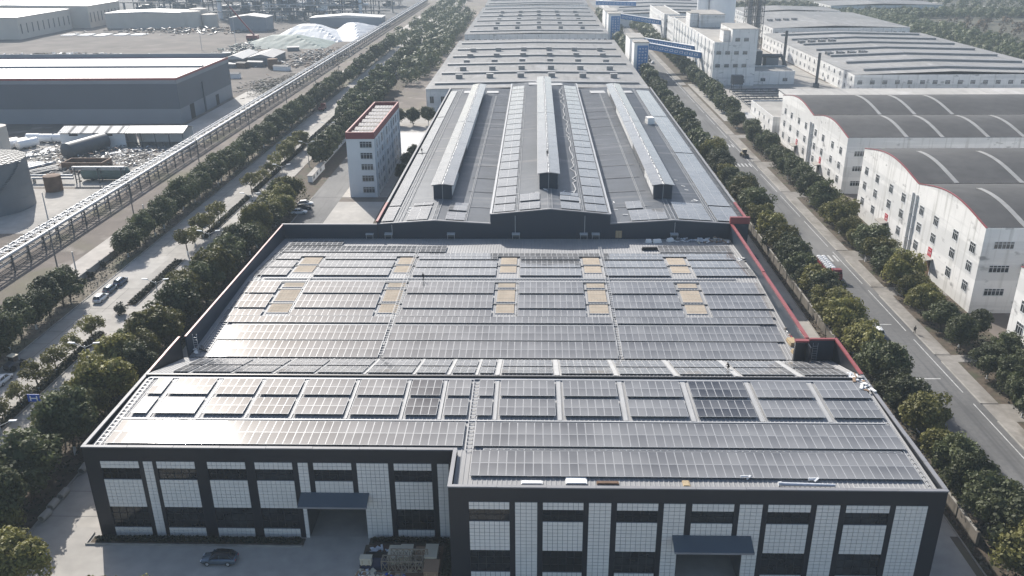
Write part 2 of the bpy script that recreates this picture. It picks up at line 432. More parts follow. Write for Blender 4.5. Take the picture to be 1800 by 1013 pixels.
# walls behind the facade, side walls, rear
mb = MB()
mb.box(XL, XL + .3, YL + .3, 129.6, 0, ZT, 'navy'); mb.build('side_wall', hall)
mb = MB()
mb.box(XR - .3, XR, YF + .3, 129.9, 0, ZT, 'navy'); mb.build('side_wall', hall)
mb = MB(); mb.box(XM - .0, XM + .3, YF + .3, YL + .3, 0, ZT, 'navy'); mb.build('return_wall', hall)
mb = MB()
mb.box(45.8, XR - .3, 129.6, 129.9, 0, ZT, 'navy_wall'); mb.build('recess_wall', hall)
# roof sheets
mb = MB(); sheet(mb, XM + .45, XR - .45, YF + .45, YB - .25, zf, 0.62, 0.055, 'metal_roof'); mb.build('roof_sheet', hall)
mb = MB(); sheet(mb, XL + .6, XM + .45, YL + .45, YB - .25, zf, 0.62, 0.055, 'metal_roof'); mb.build('roof_sheet', hall)
zs = lambda x, y: 14.95 - 0.306 * (y - 116.0)
mb = MB(); sheet(mb, XL + .6, XR - .45, 116.05, 129.4, zs, 0.62, 0.055, 'metal_roof'); mb.build('roof_sheet', hall)
mb = MB(); mb.box(XL + .35, XR - .35, 115.75, 116.0, 14.2, 15.0, 'navy'); mb.build('ridge_fascia', hall)
# copings
def coping(parent, x0, x1, y0, y1, z, m='grey_coping', h=.16):
    n = max(1, round(max(x1 - x0, y1 - y0) / 6.0)); ax = x1 - x0 > y1 - y0
    for k in range(n):          # flashing in lengths with open joints
        b = MB(); f0, f1, dz = k / n, (k + 1) / n, R_.uniform(-.012, .012); g = .02; w = R_.uniform(-.015, .015)
        if ax: b.box(x0 + (x1 - x0) * f0 + g, x0 + (x1 - x0) * f1 - g, y0 + w, y1 + w, z, z + h + dz, m)
        else: b.box(x0 + w, x1 + w, y0 + (y1 - y0) * f0 + g, y0 + (y1 - y0) * f1 - g, z, z + h + dz, m)
        b.build('coping', parent)
coping(hall, XL - .08, XM - .1, YL - .08, YL + .42, ZT); coping(hall, XM - .1, XR + .08, YF - .08, YF + .42, ZT)
coping(hall, XM - .1, XM + .42, YF + .42, YL + .42, ZT); coping(hall, XL - .08, XL + .42, YL + .42, 117.4, ZT)
coping(hall, XR - .42, XR + .08, YF + .42, 117.4, ZT)
coping(hall, XL - .05, XL + .32, 117.4, 129.7, ZT, 'red_coping', .15); coping(hall, XR - .42, XR + .08, 117.4, 130.0, ZT, 'red_coping', .3)
coping(hall, 45.9, XR - .42, 129.5, 130.0, ZT, 'red_coping', .3)
# facade
def tiled(parent, x0, x1, z0, z1, Y):
    nx = max(1, round((x1 - x0) / .65)); nz = max(1, round((z1 - z0) / .55)); w = (x1 - x0) / nx; h = (z1 - z0) / nz; g = .027
    b = MB(); b.box(x0, x1, Y + .06, Y + .30, z0, z1, 'joint')
    for i in range(nx):
        for j in range(nz):
            a0, a1, c0, c1 = x0 + i * w + g, x0 + (i + 1) * w - g, z0 + j * h + g, z0 + (j + 1) * h - g
            t = Y - .02 + R_.uniform(-.006, .006)
            p = [(a0, t, c0), (a1, t, c0), (a1, t, c1), (a0, t, c1), (a0, Y + .06, c0), (a1, Y + .06, c0), (a1, Y + .06, c1), (a0, Y + .06, c1)]
            b.faces(p, [(0, 1, 2, 3), (0, 4, 5, 1), (1, 5, 6, 2), (2, 6, 7, 3), (3, 7, 4, 0)], 'tile')
    return stuff(b.build('tiled_panel', parent))
def facade_window(parent, x0, x1, z0, z1, Y, nx, nz):
    b = MB()
    for i in range(nx + 1):
        x = x0 + (x1 - x0) * i / nx; b.box(x - .035, x + .035, Y + .14, Y + .24, z0, z1, 'frame_dark')
    for j in range(nz + 1):
        z = z0 + (z1 - z0) * j / nz; b.box(x0, x1, Y + .15, Y + .23, z - .035, z + .035, 'frame_dark')
    w = b.build('window', parent)
    b = MB(); b.poly([(x0, Y + .2, z0), (x1, Y + .2, z0), (x1, Y + .2, z1), (x0, Y + .2, z1)], 'dark_glass'); b.build('pane', w)
    return w
def pier(parent, x0, x1, z0, z1, Y, name='pier'):
    b = MB(); b.box(x0, x1, Y, Y + .3, z0, z1, 'navy'); b.build(name, parent)
def facade(parent, Y, X0, X1, items, ztop):
    """items: (kind, x0, x1) left to right"""
    pier(parent, X0, X1, 12.5, ztop, Y, 'parapet_band')
    x = X0
    for kind, a, b in items:
        if a - x > .02: pier(parent, x, a, 0 if kind != 'doorbay' else 0, 12.5, Y)
        if kind == 'strip': tiled(parent, a, b, 0.02, 12.45, Y)
        elif kind == 'topstrip': tiled(parent, a, b, 7.2, 12.45, Y)
        elif kind == 'bay':
            tiled(parent, a, b, 11.35, 12.45, Y); facade_window(parent, a, b, 9.55, 11.35, Y, 5, 2)
            tiled(parent, a, b, 5.0, 9.5, Y); facade_window(parent, a, b, 1.55, 5.0, Y, 5, 3); tiled(parent, a, b, 0.02, 1.5, Y)
        elif kind == 'doorbay':
            tiled(parent, a, b, 11.35, 12.45, Y); facade_window(parent, a, b, 9.55, 11.35, Y, 5, 2); tiled(parent, a, b, 5.1, 9.5, Y)
        x = b
    if X1 - x > .02: pier(parent, x, X1, 0, 12.5, Y)
def canopy(parent, x0, x1, Y, out):
    b = MB(); n = 14
    for i in range(n):
        a = x0 + (x1 - x0) * i / n; c = x0 + (x1 - x0) * (i + 1) / n
        b.poly([(a, Y - out, 6.95), (c - .06, Y - out, 6.95), (c - .06, Y, 7.7), (a, Y, 7.7)], 'canopy_blue')
        b.poly([(c - .06, Y - out, 6.99), (c, Y - out, 6.99), (c, Y, 7.74), (c - .06, Y, 7.74)], 'canopy_blue')
    b.poly([(x0, Y, 7.45), (x1, Y, 7.45), (x1, Y - out, 6.75), (x0, Y - out, 6.75)], 'steel_dark')
    b.box(x0, x1, Y - out - .06, Y - out, 6.72, 6.98, 'grey_coping')
    for x in (x0, x1): b.poly([(x, Y, 7.7), (x, Y, 7.45), (x, Y - out, 6.75), (x, Y - out, 6.95)], 'canopy_blue')
    return b.build('door_canopy', parent)
def door_recess(parent, x0, x1, Y, h):
    b = MB()
    b.poly([(x0, Y + 7, 0), (x1, Y + 7, 0), (x1, Y + 7, h), (x0, Y + 7, h)], 'steel_dark')
    b.poly([(x0, Y, 0), (x0, Y + 7, 0), (x0, Y + 7, h), (x0, Y, h)], 'steel_dark'); b.poly([(x1, Y, 0), (x1, Y, h), (x1, Y + 7, h), (x1, Y + 7, 0)], 'steel_dark')
    b.poly([(x0, Y, h), (x0, Y + 7, h), (x1, Y + 7, h), (x1, Y, h)], 'steel_dark')
    b.poly([(x0, Y - .0, .06), (x1, Y, .06), (x1, Y + 7, .06), (x0, Y + 7, .06)], 'old_concrete')
    b.build('loading_bay', parent)
def opening_bay(parent, Y, x_strip0, x_strip1, x_open1, a, b, x_end):
    """bay with a loading door: strip | top bay over the opening | next strip begins at x_end"""
    tiled(parent, x_strip0, x_strip1, 5.1, 12.45, Y)
    pier(parent, x_strip1, a, 5.1, 12.5, Y)
    tiled(parent, a, b, 11.35, 12.45, Y); facade_window(parent, a, b, 9.55, 11.35, Y, 5, 2); tiled(parent, a, b, 5.1, 9.5, Y)
    pier(parent, b, x_end, 5.1, 12.5, Y)
BAYS = [('bay', -58.9, -53.65), ('strip', -53.05, -51.75), ('bay', -51.22, -45.98), ('bay', -44.3, -39.1), ('bay', -37.83, -32.7)]
facade(hall, YL, XL, -31.98, BAYS, ZT)
opening_bay(hall, YL, -31.98, -30.58, -23.3, -29.88, -24.7, -24.02)
tiled(hall, -31.98, -31.42, 0.02, 5.1, YL)
tiled(hall, -24.02, -19.74, 5.1, 12.45, YL); tiled(hall, -23.28, -19.74, 0.02, 5.1, YL)
pier(hall, -31.98, -19.74, 12.5, ZT, YL, 'parapet_band')
facade(hall, YL, -19.74, XM, [('bay', -19.0, -13.9), ('strip', -13.15, -11.58)], ZT)
door_recess(hall, -31.42, -23.28, YL + .3, 5.1); canopy(hall, -31.95, -22.6, YL, 2.3)
facade(hall, YF, XM, 16.0, [('bay', -8.3, -3.2), ('strip', -2.52, .29), ('bay', .96, 6.05), ('strip', 6.69, 9.5), ('bay', 10.2, 15.33)], ZT)
opening_bay(hall, YF, 16.0, 18.72, 26.25, 19.5, 24.7, 25.35)
tiled(hall, 16.0, 18.04, 0.02, 5.1, YF)
tiled(hall, 25.35, 28.2, 5.1, 12.45, YF); tiled(hall, 26.28, 28.2, 0.02, 5.1, YF)
pier(hall, 16.0, 28.2, 12.5, ZT, YF, 'parapet_band')
facade(hall, YF, 28.2, XR, [('bay', 28.86, 34.12), ('strip', 34.82, 37.7), ('bay', 38.42, 43.76), ('strip', 44.46, 48.36)], ZT)
door_recess(hall, 18.04, 26.28, YF + .3, 5.1); canopy(hall, 17.3, 27.15, YF, 2.4)
# light strips in the ribbed roof between the panel blocks, and cable ladders
def strip_part(parent, x0, x1, y0, y1, zfun, dz=.075, m='light_strip', name='light_strip'):
    b = MB(); b.poly([(x0, y0, zfun(x0, y0) + dz), (x1, y0, zfun(x1, y0) + dz), (x1, y1, zfun(x1, y1) + dz), (x0, y1, zfun(x0, y1) + dz)], m)
    # thin raised edges
    for x in (x0, x1): b.bar((x, y0, zfun(x, y0) + dz + .02), (x, y1, zfun(x, y1) + dz + .02), .05, .06, 'alu')
    return b.build(name, parent)
def ladder(parent, pts, w=.5, m='alu', rung=.9):
    """cable tray: two side rails, rungs"""
    b = MB(); a, c = Vector(pts[0]), Vector(pts[1]); d = (c - a).normalized(); r = d.cross(Vector((0, 0, 1))).normalized() * w / 2
    for s in (-1, 1): b.bar(a + r * s, c + r * s, .07, .10, m)
    n = int((c - a).length / rung)
    for i in range(n + 1):
        q = a + (c - a) * (i / max(1, n)); b.bar(q - r, q + r, .12, .03, m)
    return b.build('cable_tray', parent)

# ------------------------------------------------------------------ solar arrays
PANEL = {}
def panel_mesh(w, h, clean=False):
    k = (round(w, 2), round(h, 2), clean)
    if k not in PANEL:
        b = MB(); x, y, f, t = w / 2 - .012, h / 2 - .012, .042, .04
        o = [(-x, -y), (x, -y), (x, y), (-x, y)]; i = [(-x + f, -y + f), (x - f, -y + f), (x - f, y - f), (-x + f, y - f)]
        pts = [(*p, t) for p in o] + [(*p, t) for p in i] + [(*p, 0) for p in o]
        b.faces(pts, [(0, 1, 5, 4), (1, 2, 6, 5), (2, 3, 7, 6), (3, 0, 4, 7), (8, 9, 1, 0), (9, 10, 2, 1), (10, 11, 3, 2), (11, 8, 0, 3)], 'alu')
        b.poly([(*p, t - .006) for p in i], 'solar_glass_sky_tint' if clean == 2 else 'solar_glass_clean' if clean else 'solar_glass')
        PANEL[k] = b.mesh('solar_panel')
    return PANEL[k]
def array(x0, x1, y0, y1, nc, nr, origin_z, rx=0.0, ry=0.0, label='', group=None, clean=False, lift=.34, skip=None, sky_tint=False):
    """solar array lying on a roof slope: origin_z is the roof height at its middle"""
    xc, yc = (x0 + x1) / 2, (y0 + y1) / 2
    t = thing('solar_array', label, 'solar array', (xc, yc, origin_z + lift), 0, group)
    t.rotation_euler = (rx, ry, 0)
    W_, L_ = (x1 - x0) / math.cos(ry), (y1 - y0) / math.cos(rx)
    w, h = W_ / nc, L_ / nr
    me = panel_mesh(w, h, 2 if sky_tint else clean)
    for j in range(nr):
        for i in range(nc):
            if skip and skip(i, j): continue
            o = bpy.data.objects.new('solar_panel', me); COL.objects.link(o)
            o.parent = t; o.location = (-W_ / 2 + (i + .5) * w, -L_ / 2 + (j + .5) * h, 0)
            o.rotation_euler = (R_.gauss(0, .004), R_.gauss(0, .004), 0)
    b = MB()
    for j in range(nr):
        for q in (.24, .76):
            y = -L_ / 2 + (j + q) * h; b.box(-W_ / 2, W_ / 2, y - .03, y + .03, -.09, -.004, 'alu')
    n = max(2, int(W_ / 2.4))
    for i in range(n + 1):
        x = -W_ / 2 + .1 + (W_ - .2) * i / n
        b.box(x - .03, x + .03, -L_ / 2 + .2, L_ / 2 - .2, -.2, -.09, 'alu')
    o = b.build('mounting_rail', t)
    o.location = (0, 0, 0)
    return t
SF = 0.03; RXF = math.atan(SF)
def farr(x0, x1, y0, y1, nr, label, group=None, clean=False):
    nc = max(1, round((x1 - x0) / 1.165))
    return array(x0, x1, y0, y1, nc, nr, zf(0, (y0 + y1) / 2), RXF - (.022 if y0 > 104 else 0), 0, label, group, clean)
def PX(px, py, a, b): return PL(px, py, a, b)[0]
A0, B0 = 13.72 - .03 * 88 + .34, .03
xa = lambda px, py: PX(px, py, A0, B0)
farr(xa(825, 838), xa(1622, 845), 90.9, 96.35, 2, 'long solar row nearest the right roof edge, above the foil roll and white boards')
farr(xa(832, 785), xa(1596, 795), 97.4, 103.1, 2, 'long solar row on the right wing, second up from its roof edge')
farr(xa(180, 783), xa(813, 783), 97.4, 103.1, 2, 'long solar row along the left roof edge with the bright sun glare')
BL = [(225.6, 251.7), (264.8, 337.3), (351.4, 422.9), (432.9, 504), (514, 601), (612, 698.4), (709.5, 766), (778, 820), (836, 863.3), (876, 977), (992, 1092), (1108, 1211), (1227.5, 1332), (1346, 1451), (1464.4, 1554)]
ex = []
for i, (a, b) in enumerate(BL):
    x0, x1 = xa(a, 732), xa(b, 733.5); ex.append((x0, x1)); cl = i in (6, 12)
    for (y0, y1, nm) in ((104.85, 109.4, 'nearer'), (110.15, 114.75, 'farther')):
        farr(x0, x1, y0, y1, 2, '%ssolar block in the %s row of short blocks, %s from the left' % ('dark clean ' if cl else 'dust-grey ', nm, nth(i)), 'solar blocks below the roof ridge', cl)
for i in range(len(ex) - 1):
    a, b = ex[i][1], ex[i + 1][0]
    if i == 7: continue
    strip_part(hall, a + (b - a) * .22, a + (b - a) * .68, 104.2, 115.1, zf)
ladder(hall, [(ex[7][1] + .9, 96.6, zf(0, 96.6) + .25), (ex[7][1] + .9, 115.2, zf(0, 115.2) + .25)], 1.0)
ladder(hall, [(XL + 1.5, 97.0, zf(0, 97) + .2), (XL + 1.5, 115.2, zf(0, 115.2) + .2)], .8)
ladder(hall, [(XR - 1.3, 89.2, zf(0, 89) + .15), (XR - 1.3, 115.2, zf(0, 115.2) + .15)], .6)
ladder(hall, [(xa(850, 790), 96.85, zf(0, 96.8) + .2), (XR - 2, 96.85, zf(0, 96.8) + .2)], .3)
b = MB(); b.bar((XL + 2, 103.75, zf(0, 103.75) + .15), (XR - 1.6, 103.75, zf(0, 103.75) + .15), .22, .16, 'alu'); b.build('gutter_cover', hall)
b = MB(); b.bar((XL + 1.2, 115.35, zf(0, 115.3) + .12), (XR - 1, 115.35, zf(0, 115.3) + .12), .5, .14, 'alu'); b.build('gutter_cover', hall)
# strip behind the ridge
SS = -.306; RXS = math.atan(SS)
BS = [(295, 319), (330, 396), (406, 470), (481, 546), (554.5, 633), (643, 721.6), (730.7, 782), (794, 833), (842, 867), (881, 972), (986.7, 1078), (1088.8, 1183), (1194, 1289), (1302, 1397.6), (1410.6, 1491)]
xs = lambda px, py: PX(px, py, 14.95 + .306 * 116 + .3, SS)
ex = []
for i, (a, b) in enumerate(BS):
    x0, x1 = xs(a, 656.5), xs(b, 658.5); ex.append((x0, x1))
    for (y0, y1, nm) in ((116.7, 121.5, 'nearer'), (122.3, 127.3, 'farther')):
        nc = max(1, round((x1 - x0) / 1.165))
        array(x0, x1, y0, y1, nc, 2, zs(0, (y0 + y1) / 2), RXS, 0, 'solar block on the narrow slope behind the dark ridge, %s row, %s from the left' % (nm, nth(i)), 'solar blocks behind the ridge', lift=.28)
for i in range(len(ex) - 1):
    a, b = ex[i][1], ex[i + 1][0]; strip_part(hall, a + (b - a) * .2, a + (b - a) * .75, 116.3, 129.0, zs)

# ------------------------------------------------------------------ middle hall
mid = thing('factory_hall', 'wide middle factory hall with red parapet tops and long solar rows with tan skylights', 'factory hall', (-7, 160, 0))
Z1, S1, Y1, YR, S2, YE = 10.9, .045, 129.6, 163.0, -.045, 190.4
def zm(x, y): return Z1 + S1 * (y - Y1) if y <= YR else Z1 + S1 * (YR - Y1) + S2 * (y - YR)
MXL, MXR = -60.0, 45.7
mb = MB(); mb.box(MXL, MXL + .3, 129.8, YE, 0, ZT, 'navy_wall'); mb.build('side_wall', mid)
mb = MB(); mb.box(MXR - .3, MXR, 130.2, YE + .3, 0, ZT, 'navy_wall'); mb.build('side_wall', mid)
coping(mid, MXL - .05, MXL + .3, 129.8, YE, ZT, 'red_coping', .15)
coping(mid, MXR - .4, MXR + .2, 130.0, 160.0, ZT, 'red_coping', .3); coping(mid, MXR - .4, MXR + .2, 160.0, YE + .3, ZT + .12, 'red_coping', .3)
mb = MB(); mb.box(MXR - .5, MXR - .3, 126.8, 129.55, 9.8, ZT, 'navy'); mb.box(43.4, MXR - .5, 128.9, 129.55, 9.8, ZT - .2, 'navy'); mb.build('corner_pier', mid)
coping(mid, 43.3, MXR - .1, 128.8, 129.6, ZT, 'red_coping', .3)
mb = MB(); sheet(mb, MXL + .3, MXR - .3, Y1, YR, zm, 0.62, 0.055, 'metal_roof'); mb.build('roof_sheet', mid)
mb = MB(); sheet(mb, MXL + .3, MXR - .3, YR, YE, zm, 0.62, 0.055, 'metal_roof'); mb.build('roof_sheet', mid)
mb = MB(); mb.box(MXL, -37.4, YE, YE + .3, 0, ZT, 'navy_wall'); mb.build('rear_parapet', mid)
coping(mid, MXL - .1, -37.4, YE - .1, YE + .4, ZT, 'grey_coping', .2)
AM, BM = Z1 - S1 * Y1 + .34, S1
AN, BN = Z1 + S1 * (YR - Y1) - S2 * YR + .34, S2
xm = lambda px, py: PX(px, py, AM, BM)
xn = lambda px, py: PX(px, py, AN, BN)
ym = lambda py: PL(900, py, AM, BM)[1]
yn = lambda py: PL(900, py, AN, BN)[1]
T1, T2 = xm(674, 610), xm(1090, 620)
SK = [(xm(468, 548), xm(505, 548)), (xm(664, 548), xm(696, 548)), (xm(871, 549), xm(903, 549)), (xm(1037, 549), xm(1070, 549)), (xm(1208, 549), xm(1243, 549))]
def marr(x0, x1, y0, y1, nr, label, back=False):
    nc = max(1, round((x1 - x0) / 1.165))
    array(x0, x1, y0, y1, nc, nr, zm(0, (y0 + y1) / 2), (math.atan(S2) if back else math.atan(S1) + (.028 if y0 < 141 else 0)), 0, label, 'solar blocks on the middle hall')
SEG = ['left of the first skylight column', 'between first and second skylight columns', 'between second and third skylight columns', 'between third and fourth skylight columns', 'between fourth and fifth skylight columns', 'right of the last skylight column']
def bars(nm, left, right, y0, y1, nr, back, notch, rows):
    """one solar row; notch=True leaves the skylight columns free, else it only parts at the two cable trays"""
    L_, R2 = left, right
    if notch:
        e = [L_] + [q for s in SK for q in (s[0] - .75, s[1] + .75)] + [R2]
        for k in range(6):
            if e[2 * k + 1] - e[2 * k] > 1: marr(e[2 * k], e[2 * k + 1], y0, y1, nr, 'solar block %s in the %s' % (SEG[k], nm), back)
    else:
        for a, b, s in ((L_, T1 - .45, 'left of the left cable tray'), (T1 + .45, T2 - .45, 'between the two cable trays'), (T2 + .45, R2, 'right of the right cable tray')):
            marr(a, b, y0, y1, nr, 'solar row %s, %s' % (s, nm), back)
bars('nearest row', xm(361, 629), xm(1381, 632), ym(629), ym(601.5), 2, False, False, 0)
bars('second row from the near end', xm(377, 599), xm(1379, 601), ym(598.2), ym(573.8), 2, False, False, 0)
bars('third row below the skylights', xm(384, 569), xm(1364, 571), ym(568.2), ym(557.3), 1, False, False, 0)
bars('third row beside the nearest skylights', xm(390, 557), xm(1362, 558), ym(556.6), ym(545.5), 1, False, True, 0)
bars('fourth row, below the ridge walkway', xm(403, 542), xm(1360, 544), ym(541.8), ym(519), 2, False, True, 0)
bars('fifth row, nearest the ridge walkway', xm(420.6, 516), xm(1346, 518), ym(515.6), ym(496), 2, False, True, 0)
bars('first row behind the ridge walkway', xn(443, 484.5), xn(1329, 486), yn(484.3), yn(471.8), 2, True, True, 0)
bars('second row behind the ridge walkway', xn(458, 470), xn(1316, 471), yn(470), yn(458.6), 2, True, True, 0)
bars('third row behind the ridge walkway', xn(472.7, 456), xn(1294, 457), yn(456), yn(451.6), 1, True, True, 0)
bars('third row behind the walkway, above the skylights', xn(478, 450), xn(1291, 451), yn(451.2), yn(445.6), 1, True, False, 0)
marr(xn(488, 443), xn(783, 443), yn(443.2), yn(433), 2, 'solar row near the back wall on the left half', True)
marr(xn(508, 432), xn(600, 432), yn(431.5), yn(423.5), 2, 'short solar block in the far left corner by the back wall', True)
marr(xn(1160, 443.5), xn(1288, 443.5), yn(443.6), yn(432), 2, 'solar block in the far right corner near the debris', True)
# skylights
def sky_light(i, y0, y1, back):
    x0, x1 = SK[i]
    b = MB(); n = 6
    for k in range(n):
        a = x0 + (x1 - x0) * k / n; c = x0 + (x1 - x0) * (k + 1) / n
        b.poly([(a + .03, y0, zm(0, y0) + .13), (c - .03, y0, zm(0, y0) + .13), (c - .03, y1, zm(0, y1) + .13), (a + .03, y1, zm(0, y1) + .13)], 'skylight')
        b.bar((c, y0, zm(0, y0) + .13), (c, y1, zm(0, y1) + .13), .07, .06, 'skylight')
    for q in (.3, .68):
        yq = y0 + (y1 - y0) * q; b.bar((x0, yq, zm(0, yq) + .14), (x1, yq, zm(0, yq) + .14), .10, .03, 'board_beige')
    b.box(x0 - .1, x1 + .1, y0 - .1, y0, zm(0, y0) - .02, zm(0, y0) + .16, 'alu')
    b.box(x0 - .9, x1 + .7, y1, y1 + .3, zm(0, y1) - .02, zm(0, y1) + .2, 'steel_dark')
    b.build('skylight_sheet', mid)
for i in range(5):
    sky_light(i, ym(549), ym(533.5), False); sky_light(i, ym(529), ym(508.5), False); sky_light(i, ym(504), ym(496.5), False)
    sky_light(i, yn(478), yn(466.5), True); sky_light(i, yn(463.5), yn(451.5), True)
for x, y0, y1 in ((T1, 129.9, 182.5), (T2, 129.9, 182.5)):
    ladder(mid, [(x, y0, zm(0, y0) + .45), (x, YR, zm(0, YR) + .45)], .75); ladder(mid, [(x, YR, zm(0, YR) + .45), (x, y1, zm(0, y1) + .45)], .55)
ladder(mid, [(SK[0][1] + .5, ym(549), zm(0, 146) + .3), (SK[0][1] + .5, YR, zm(0, YR) + .3)], .4)
ladder(mid, [(SK[2][1] + .45, ym(552), zm(0, 146) + .3), (SK[2][1] + .45, ym(496), zm(0, 160) + .3)], .3)
ladder(mid, [(MXL + 2.6, 131.5, zm(0, 131) + .3), (MXL + 2.6, YR, zm(0, YR) + .3)], .9); ladder(mid, [(MXL + 1.5, 131.5, zm(0, 131) + .2), (MXL + 1.5, YR, zm(0, YR) + .2)], .5)
ladder(mid, [(MXL + 2.6, YR, zm(0, YR) + .3), (MXL + 2.6, 187, zm(0, 187) + .3)], .7)
for yy in (ym(571.2), ym(489), ym(494.4)):
    b = MB(); b.bar((MXL + 4, yy, zm(0, yy) + .18), (MXR - 5, yy, zm(0, yy) + .18), .2, .16, 'alu'); b.build('ridge_flashing', mid)
def wall_ladder(parent, x, y, z0, z1, w=.5):
    b = MB()
    for s in (-1, 1): b.bar((x + s * w / 2, y, z0), (x + s * w / 2, y, z1), .07, .07, 'alu')
    for k in range(int((z1 - z0) / .45)): b.bar((x - w / 2, y, z0 + .3 + k * .45), (x + w / 2, y, z0 + .3 + k * .45), .06, .06, 'alu')
    return b.build('wall_ladder', parent)
wall_ladder(hall, 46.9, 129.4, 10.6, 14.2, .8); wall_ladder(mid, -58.9, 131.2, 10.8, 14.4, .7)
# ------------------------------------------------------------------ rear hall with three roof monitors
rear = thing('factory_hall', 'long grey roofed hall with three raised roof monitors behind the middle hall', 'factory hall', (4, 280, 0))
YH, YG = 190.7, 378.0
SP = [(-37.3, 14.6, -24.0, 15.5, -10.6, 14.7), (-10.6, 17.0, 3.4, 18.3, 17.4, 17.0), (17.4, 14.7, 32.2, 15.6, 49.4, 14.5)]
def zh(x, y=0):
    for a, za, r, zr, b, zb in SP:
        if a <= x <= b: return za + (zr - za) * (x - a) / (r - a) if x <= r else zr + (zb - zr) * (x - r) / (b - r)
    return 14.5
for (a, za, r, zr, b, zb) in SP:
    mb = MB(); mb.prism([(a, 0), (b, 0), (b, zb), (r, zr), (a, za)], 'y', YH, YH + .3, 'navy_wall'); mb.build('gable_wall', rear)
    mb = MB(); mb.prism([(a, 0), (b, 0), (b, zb), (r, zr), (a, za)], 'y', YG - .3, YG, 'navy_wall'); mb.build('gable_wall', rear)
    for u0, u1 in ((a, r), (r, b)):
        lin = lambda x, y, a=u0, b=u1: zh(a + .0001, 0) + (zh(b - .0001, 0) - zh(a + .0001, 0)) * (x - a) / (b - a)
        mb = MB(); sheet(mb, YH + .3, YG - .3, u0 + (.3 if u0 in (-37.3,) else 0.02), u1 - .02, lin, .8, .06, 'metal_roof_dark', 'x'); mb.build('roof_sheet', rear)
    mb = MB(); mb.prism([(a, za), (r, zr), (b, zb), (b, zb + .22), (r, zr + .22), (a, za + .22)], 'y', YH - .12, YH + .42, 'grey_coping'); mb.build('coping', rear)
    # ridge cable tray
    ladder(rear, [(r, YH + .6, zr + .18), (r, 207.5, zr + .18)], 1.0)
mb = MB(); mb.box(-37.6, -37.3, YH + .3, YG, 0, 15.2, 'navy_wall'); mb.build('side_wall', rear)
mb = MB(); mb.box(49.4, 49.7, YH, YG, 0, 15.2, 'navy_wall'); mb.build('side_wall', rear)
coping(rear, -37.75, -37.2, 206, YG, 15.2, 'grey_coping', .2); coping(rear, -37.75, -37.2, YH - .1, 206, 15.2, 'red_coping', .3)
coping(rear, 49.3, 49.85, 206, YG, 15.2, 'grey_coping', .2); coping(rear, 49.3, 49.85, YH - .1, 206, 15.2, 'red_coping', .3)
mb = MB(); mb.box(45.3, 49.4, YH - .2, YH + .3, 0, 16.4, 'navy_wall'); mb.build('corner_parapet', rear)
mb = MB(); mb.box(45.2, 49.8, YH - .32, YH + .42, 14.9, 16.5, 'red_coping'); mb.build('corner_band', rear)
for x, s in ((-10.6, 1), (17.4, -1)):
    mb = MB(); mb.box(x - .15, x + .15, YH + .4, YG - .4, 14.4, 17.05, 'grey_wall_light'); mb.build('valley_wall', rear)
    ladder(rear, [(x + s * .5, YH + .6, 17.3), (x + s * .5, YG - 2, 17.3)], .5)
    coping(rear, x - .25, x + .25, YH + .4, YG - .4, 17.06, 'alu', .12)
# purlin seams across the dark roofs
def seam(x0, x1, y):
    b = MB(); b.bar((x0, y, zh(x0 + .01) + .12), (x1, y, zh(x1 - .01) + .12), .22, .06, 'metal_roof'); b.build('roof_seam', rear)
for k in range(13):
    y = 203 + k * 13.5
    seam(-17.6, -10.9, y); seam(18.6, 28.6, y)
for x in (-16.6, ): ladder(rear, [(x, YH + .6, zh(x) + .2), (x, YG - 20, zh(x) + .2)], .35)
ladder(rear, [(-33.0, YH + .6, zh(-33) + .2), (-33.0, YG - 4, zh(-33) + .2)], .7); ladder(rear, [(-31.9, YH + .6, zh(-31.9) + .2), (-31.9, YG - 4, zh(-31.9) + .2)], .3)
ladder(rear, [(-4.5, YH + .6, zh(-4.5) + .2), (-4.5, YG - 3, zh(-4.5) + .2)], .5); ladder(rear, [(11.0, YH + .6, zh(11) + .2), (11.0, YG - 3, zh(11) + .2)], .5)
ladder(rear, [(26.6, YH + .6, zh(26.6) + .2), (26.6, YG - 10, zh(26.6) + .2)], .4); ladder(rear, [(41.9, YH + .6, zh(41.9) + .2), (41.9, YG - 4, zh(41.9) + .2)], .6)
# wind-blown foil along a cable run
mb = MB(); y = 196.0; x = 9.9
while y < 360:
    ny = y + R_.uniform(1.5, 4); nx = 10.2 + R_.uniform(-.8, .6)
    mb.bar((x, y, zh(x) + .2), (nx, ny, zh(nx) + .2), .25, .06, 'light_strip'); x, y = nx, ny
mb.build('loose_cable', rear)
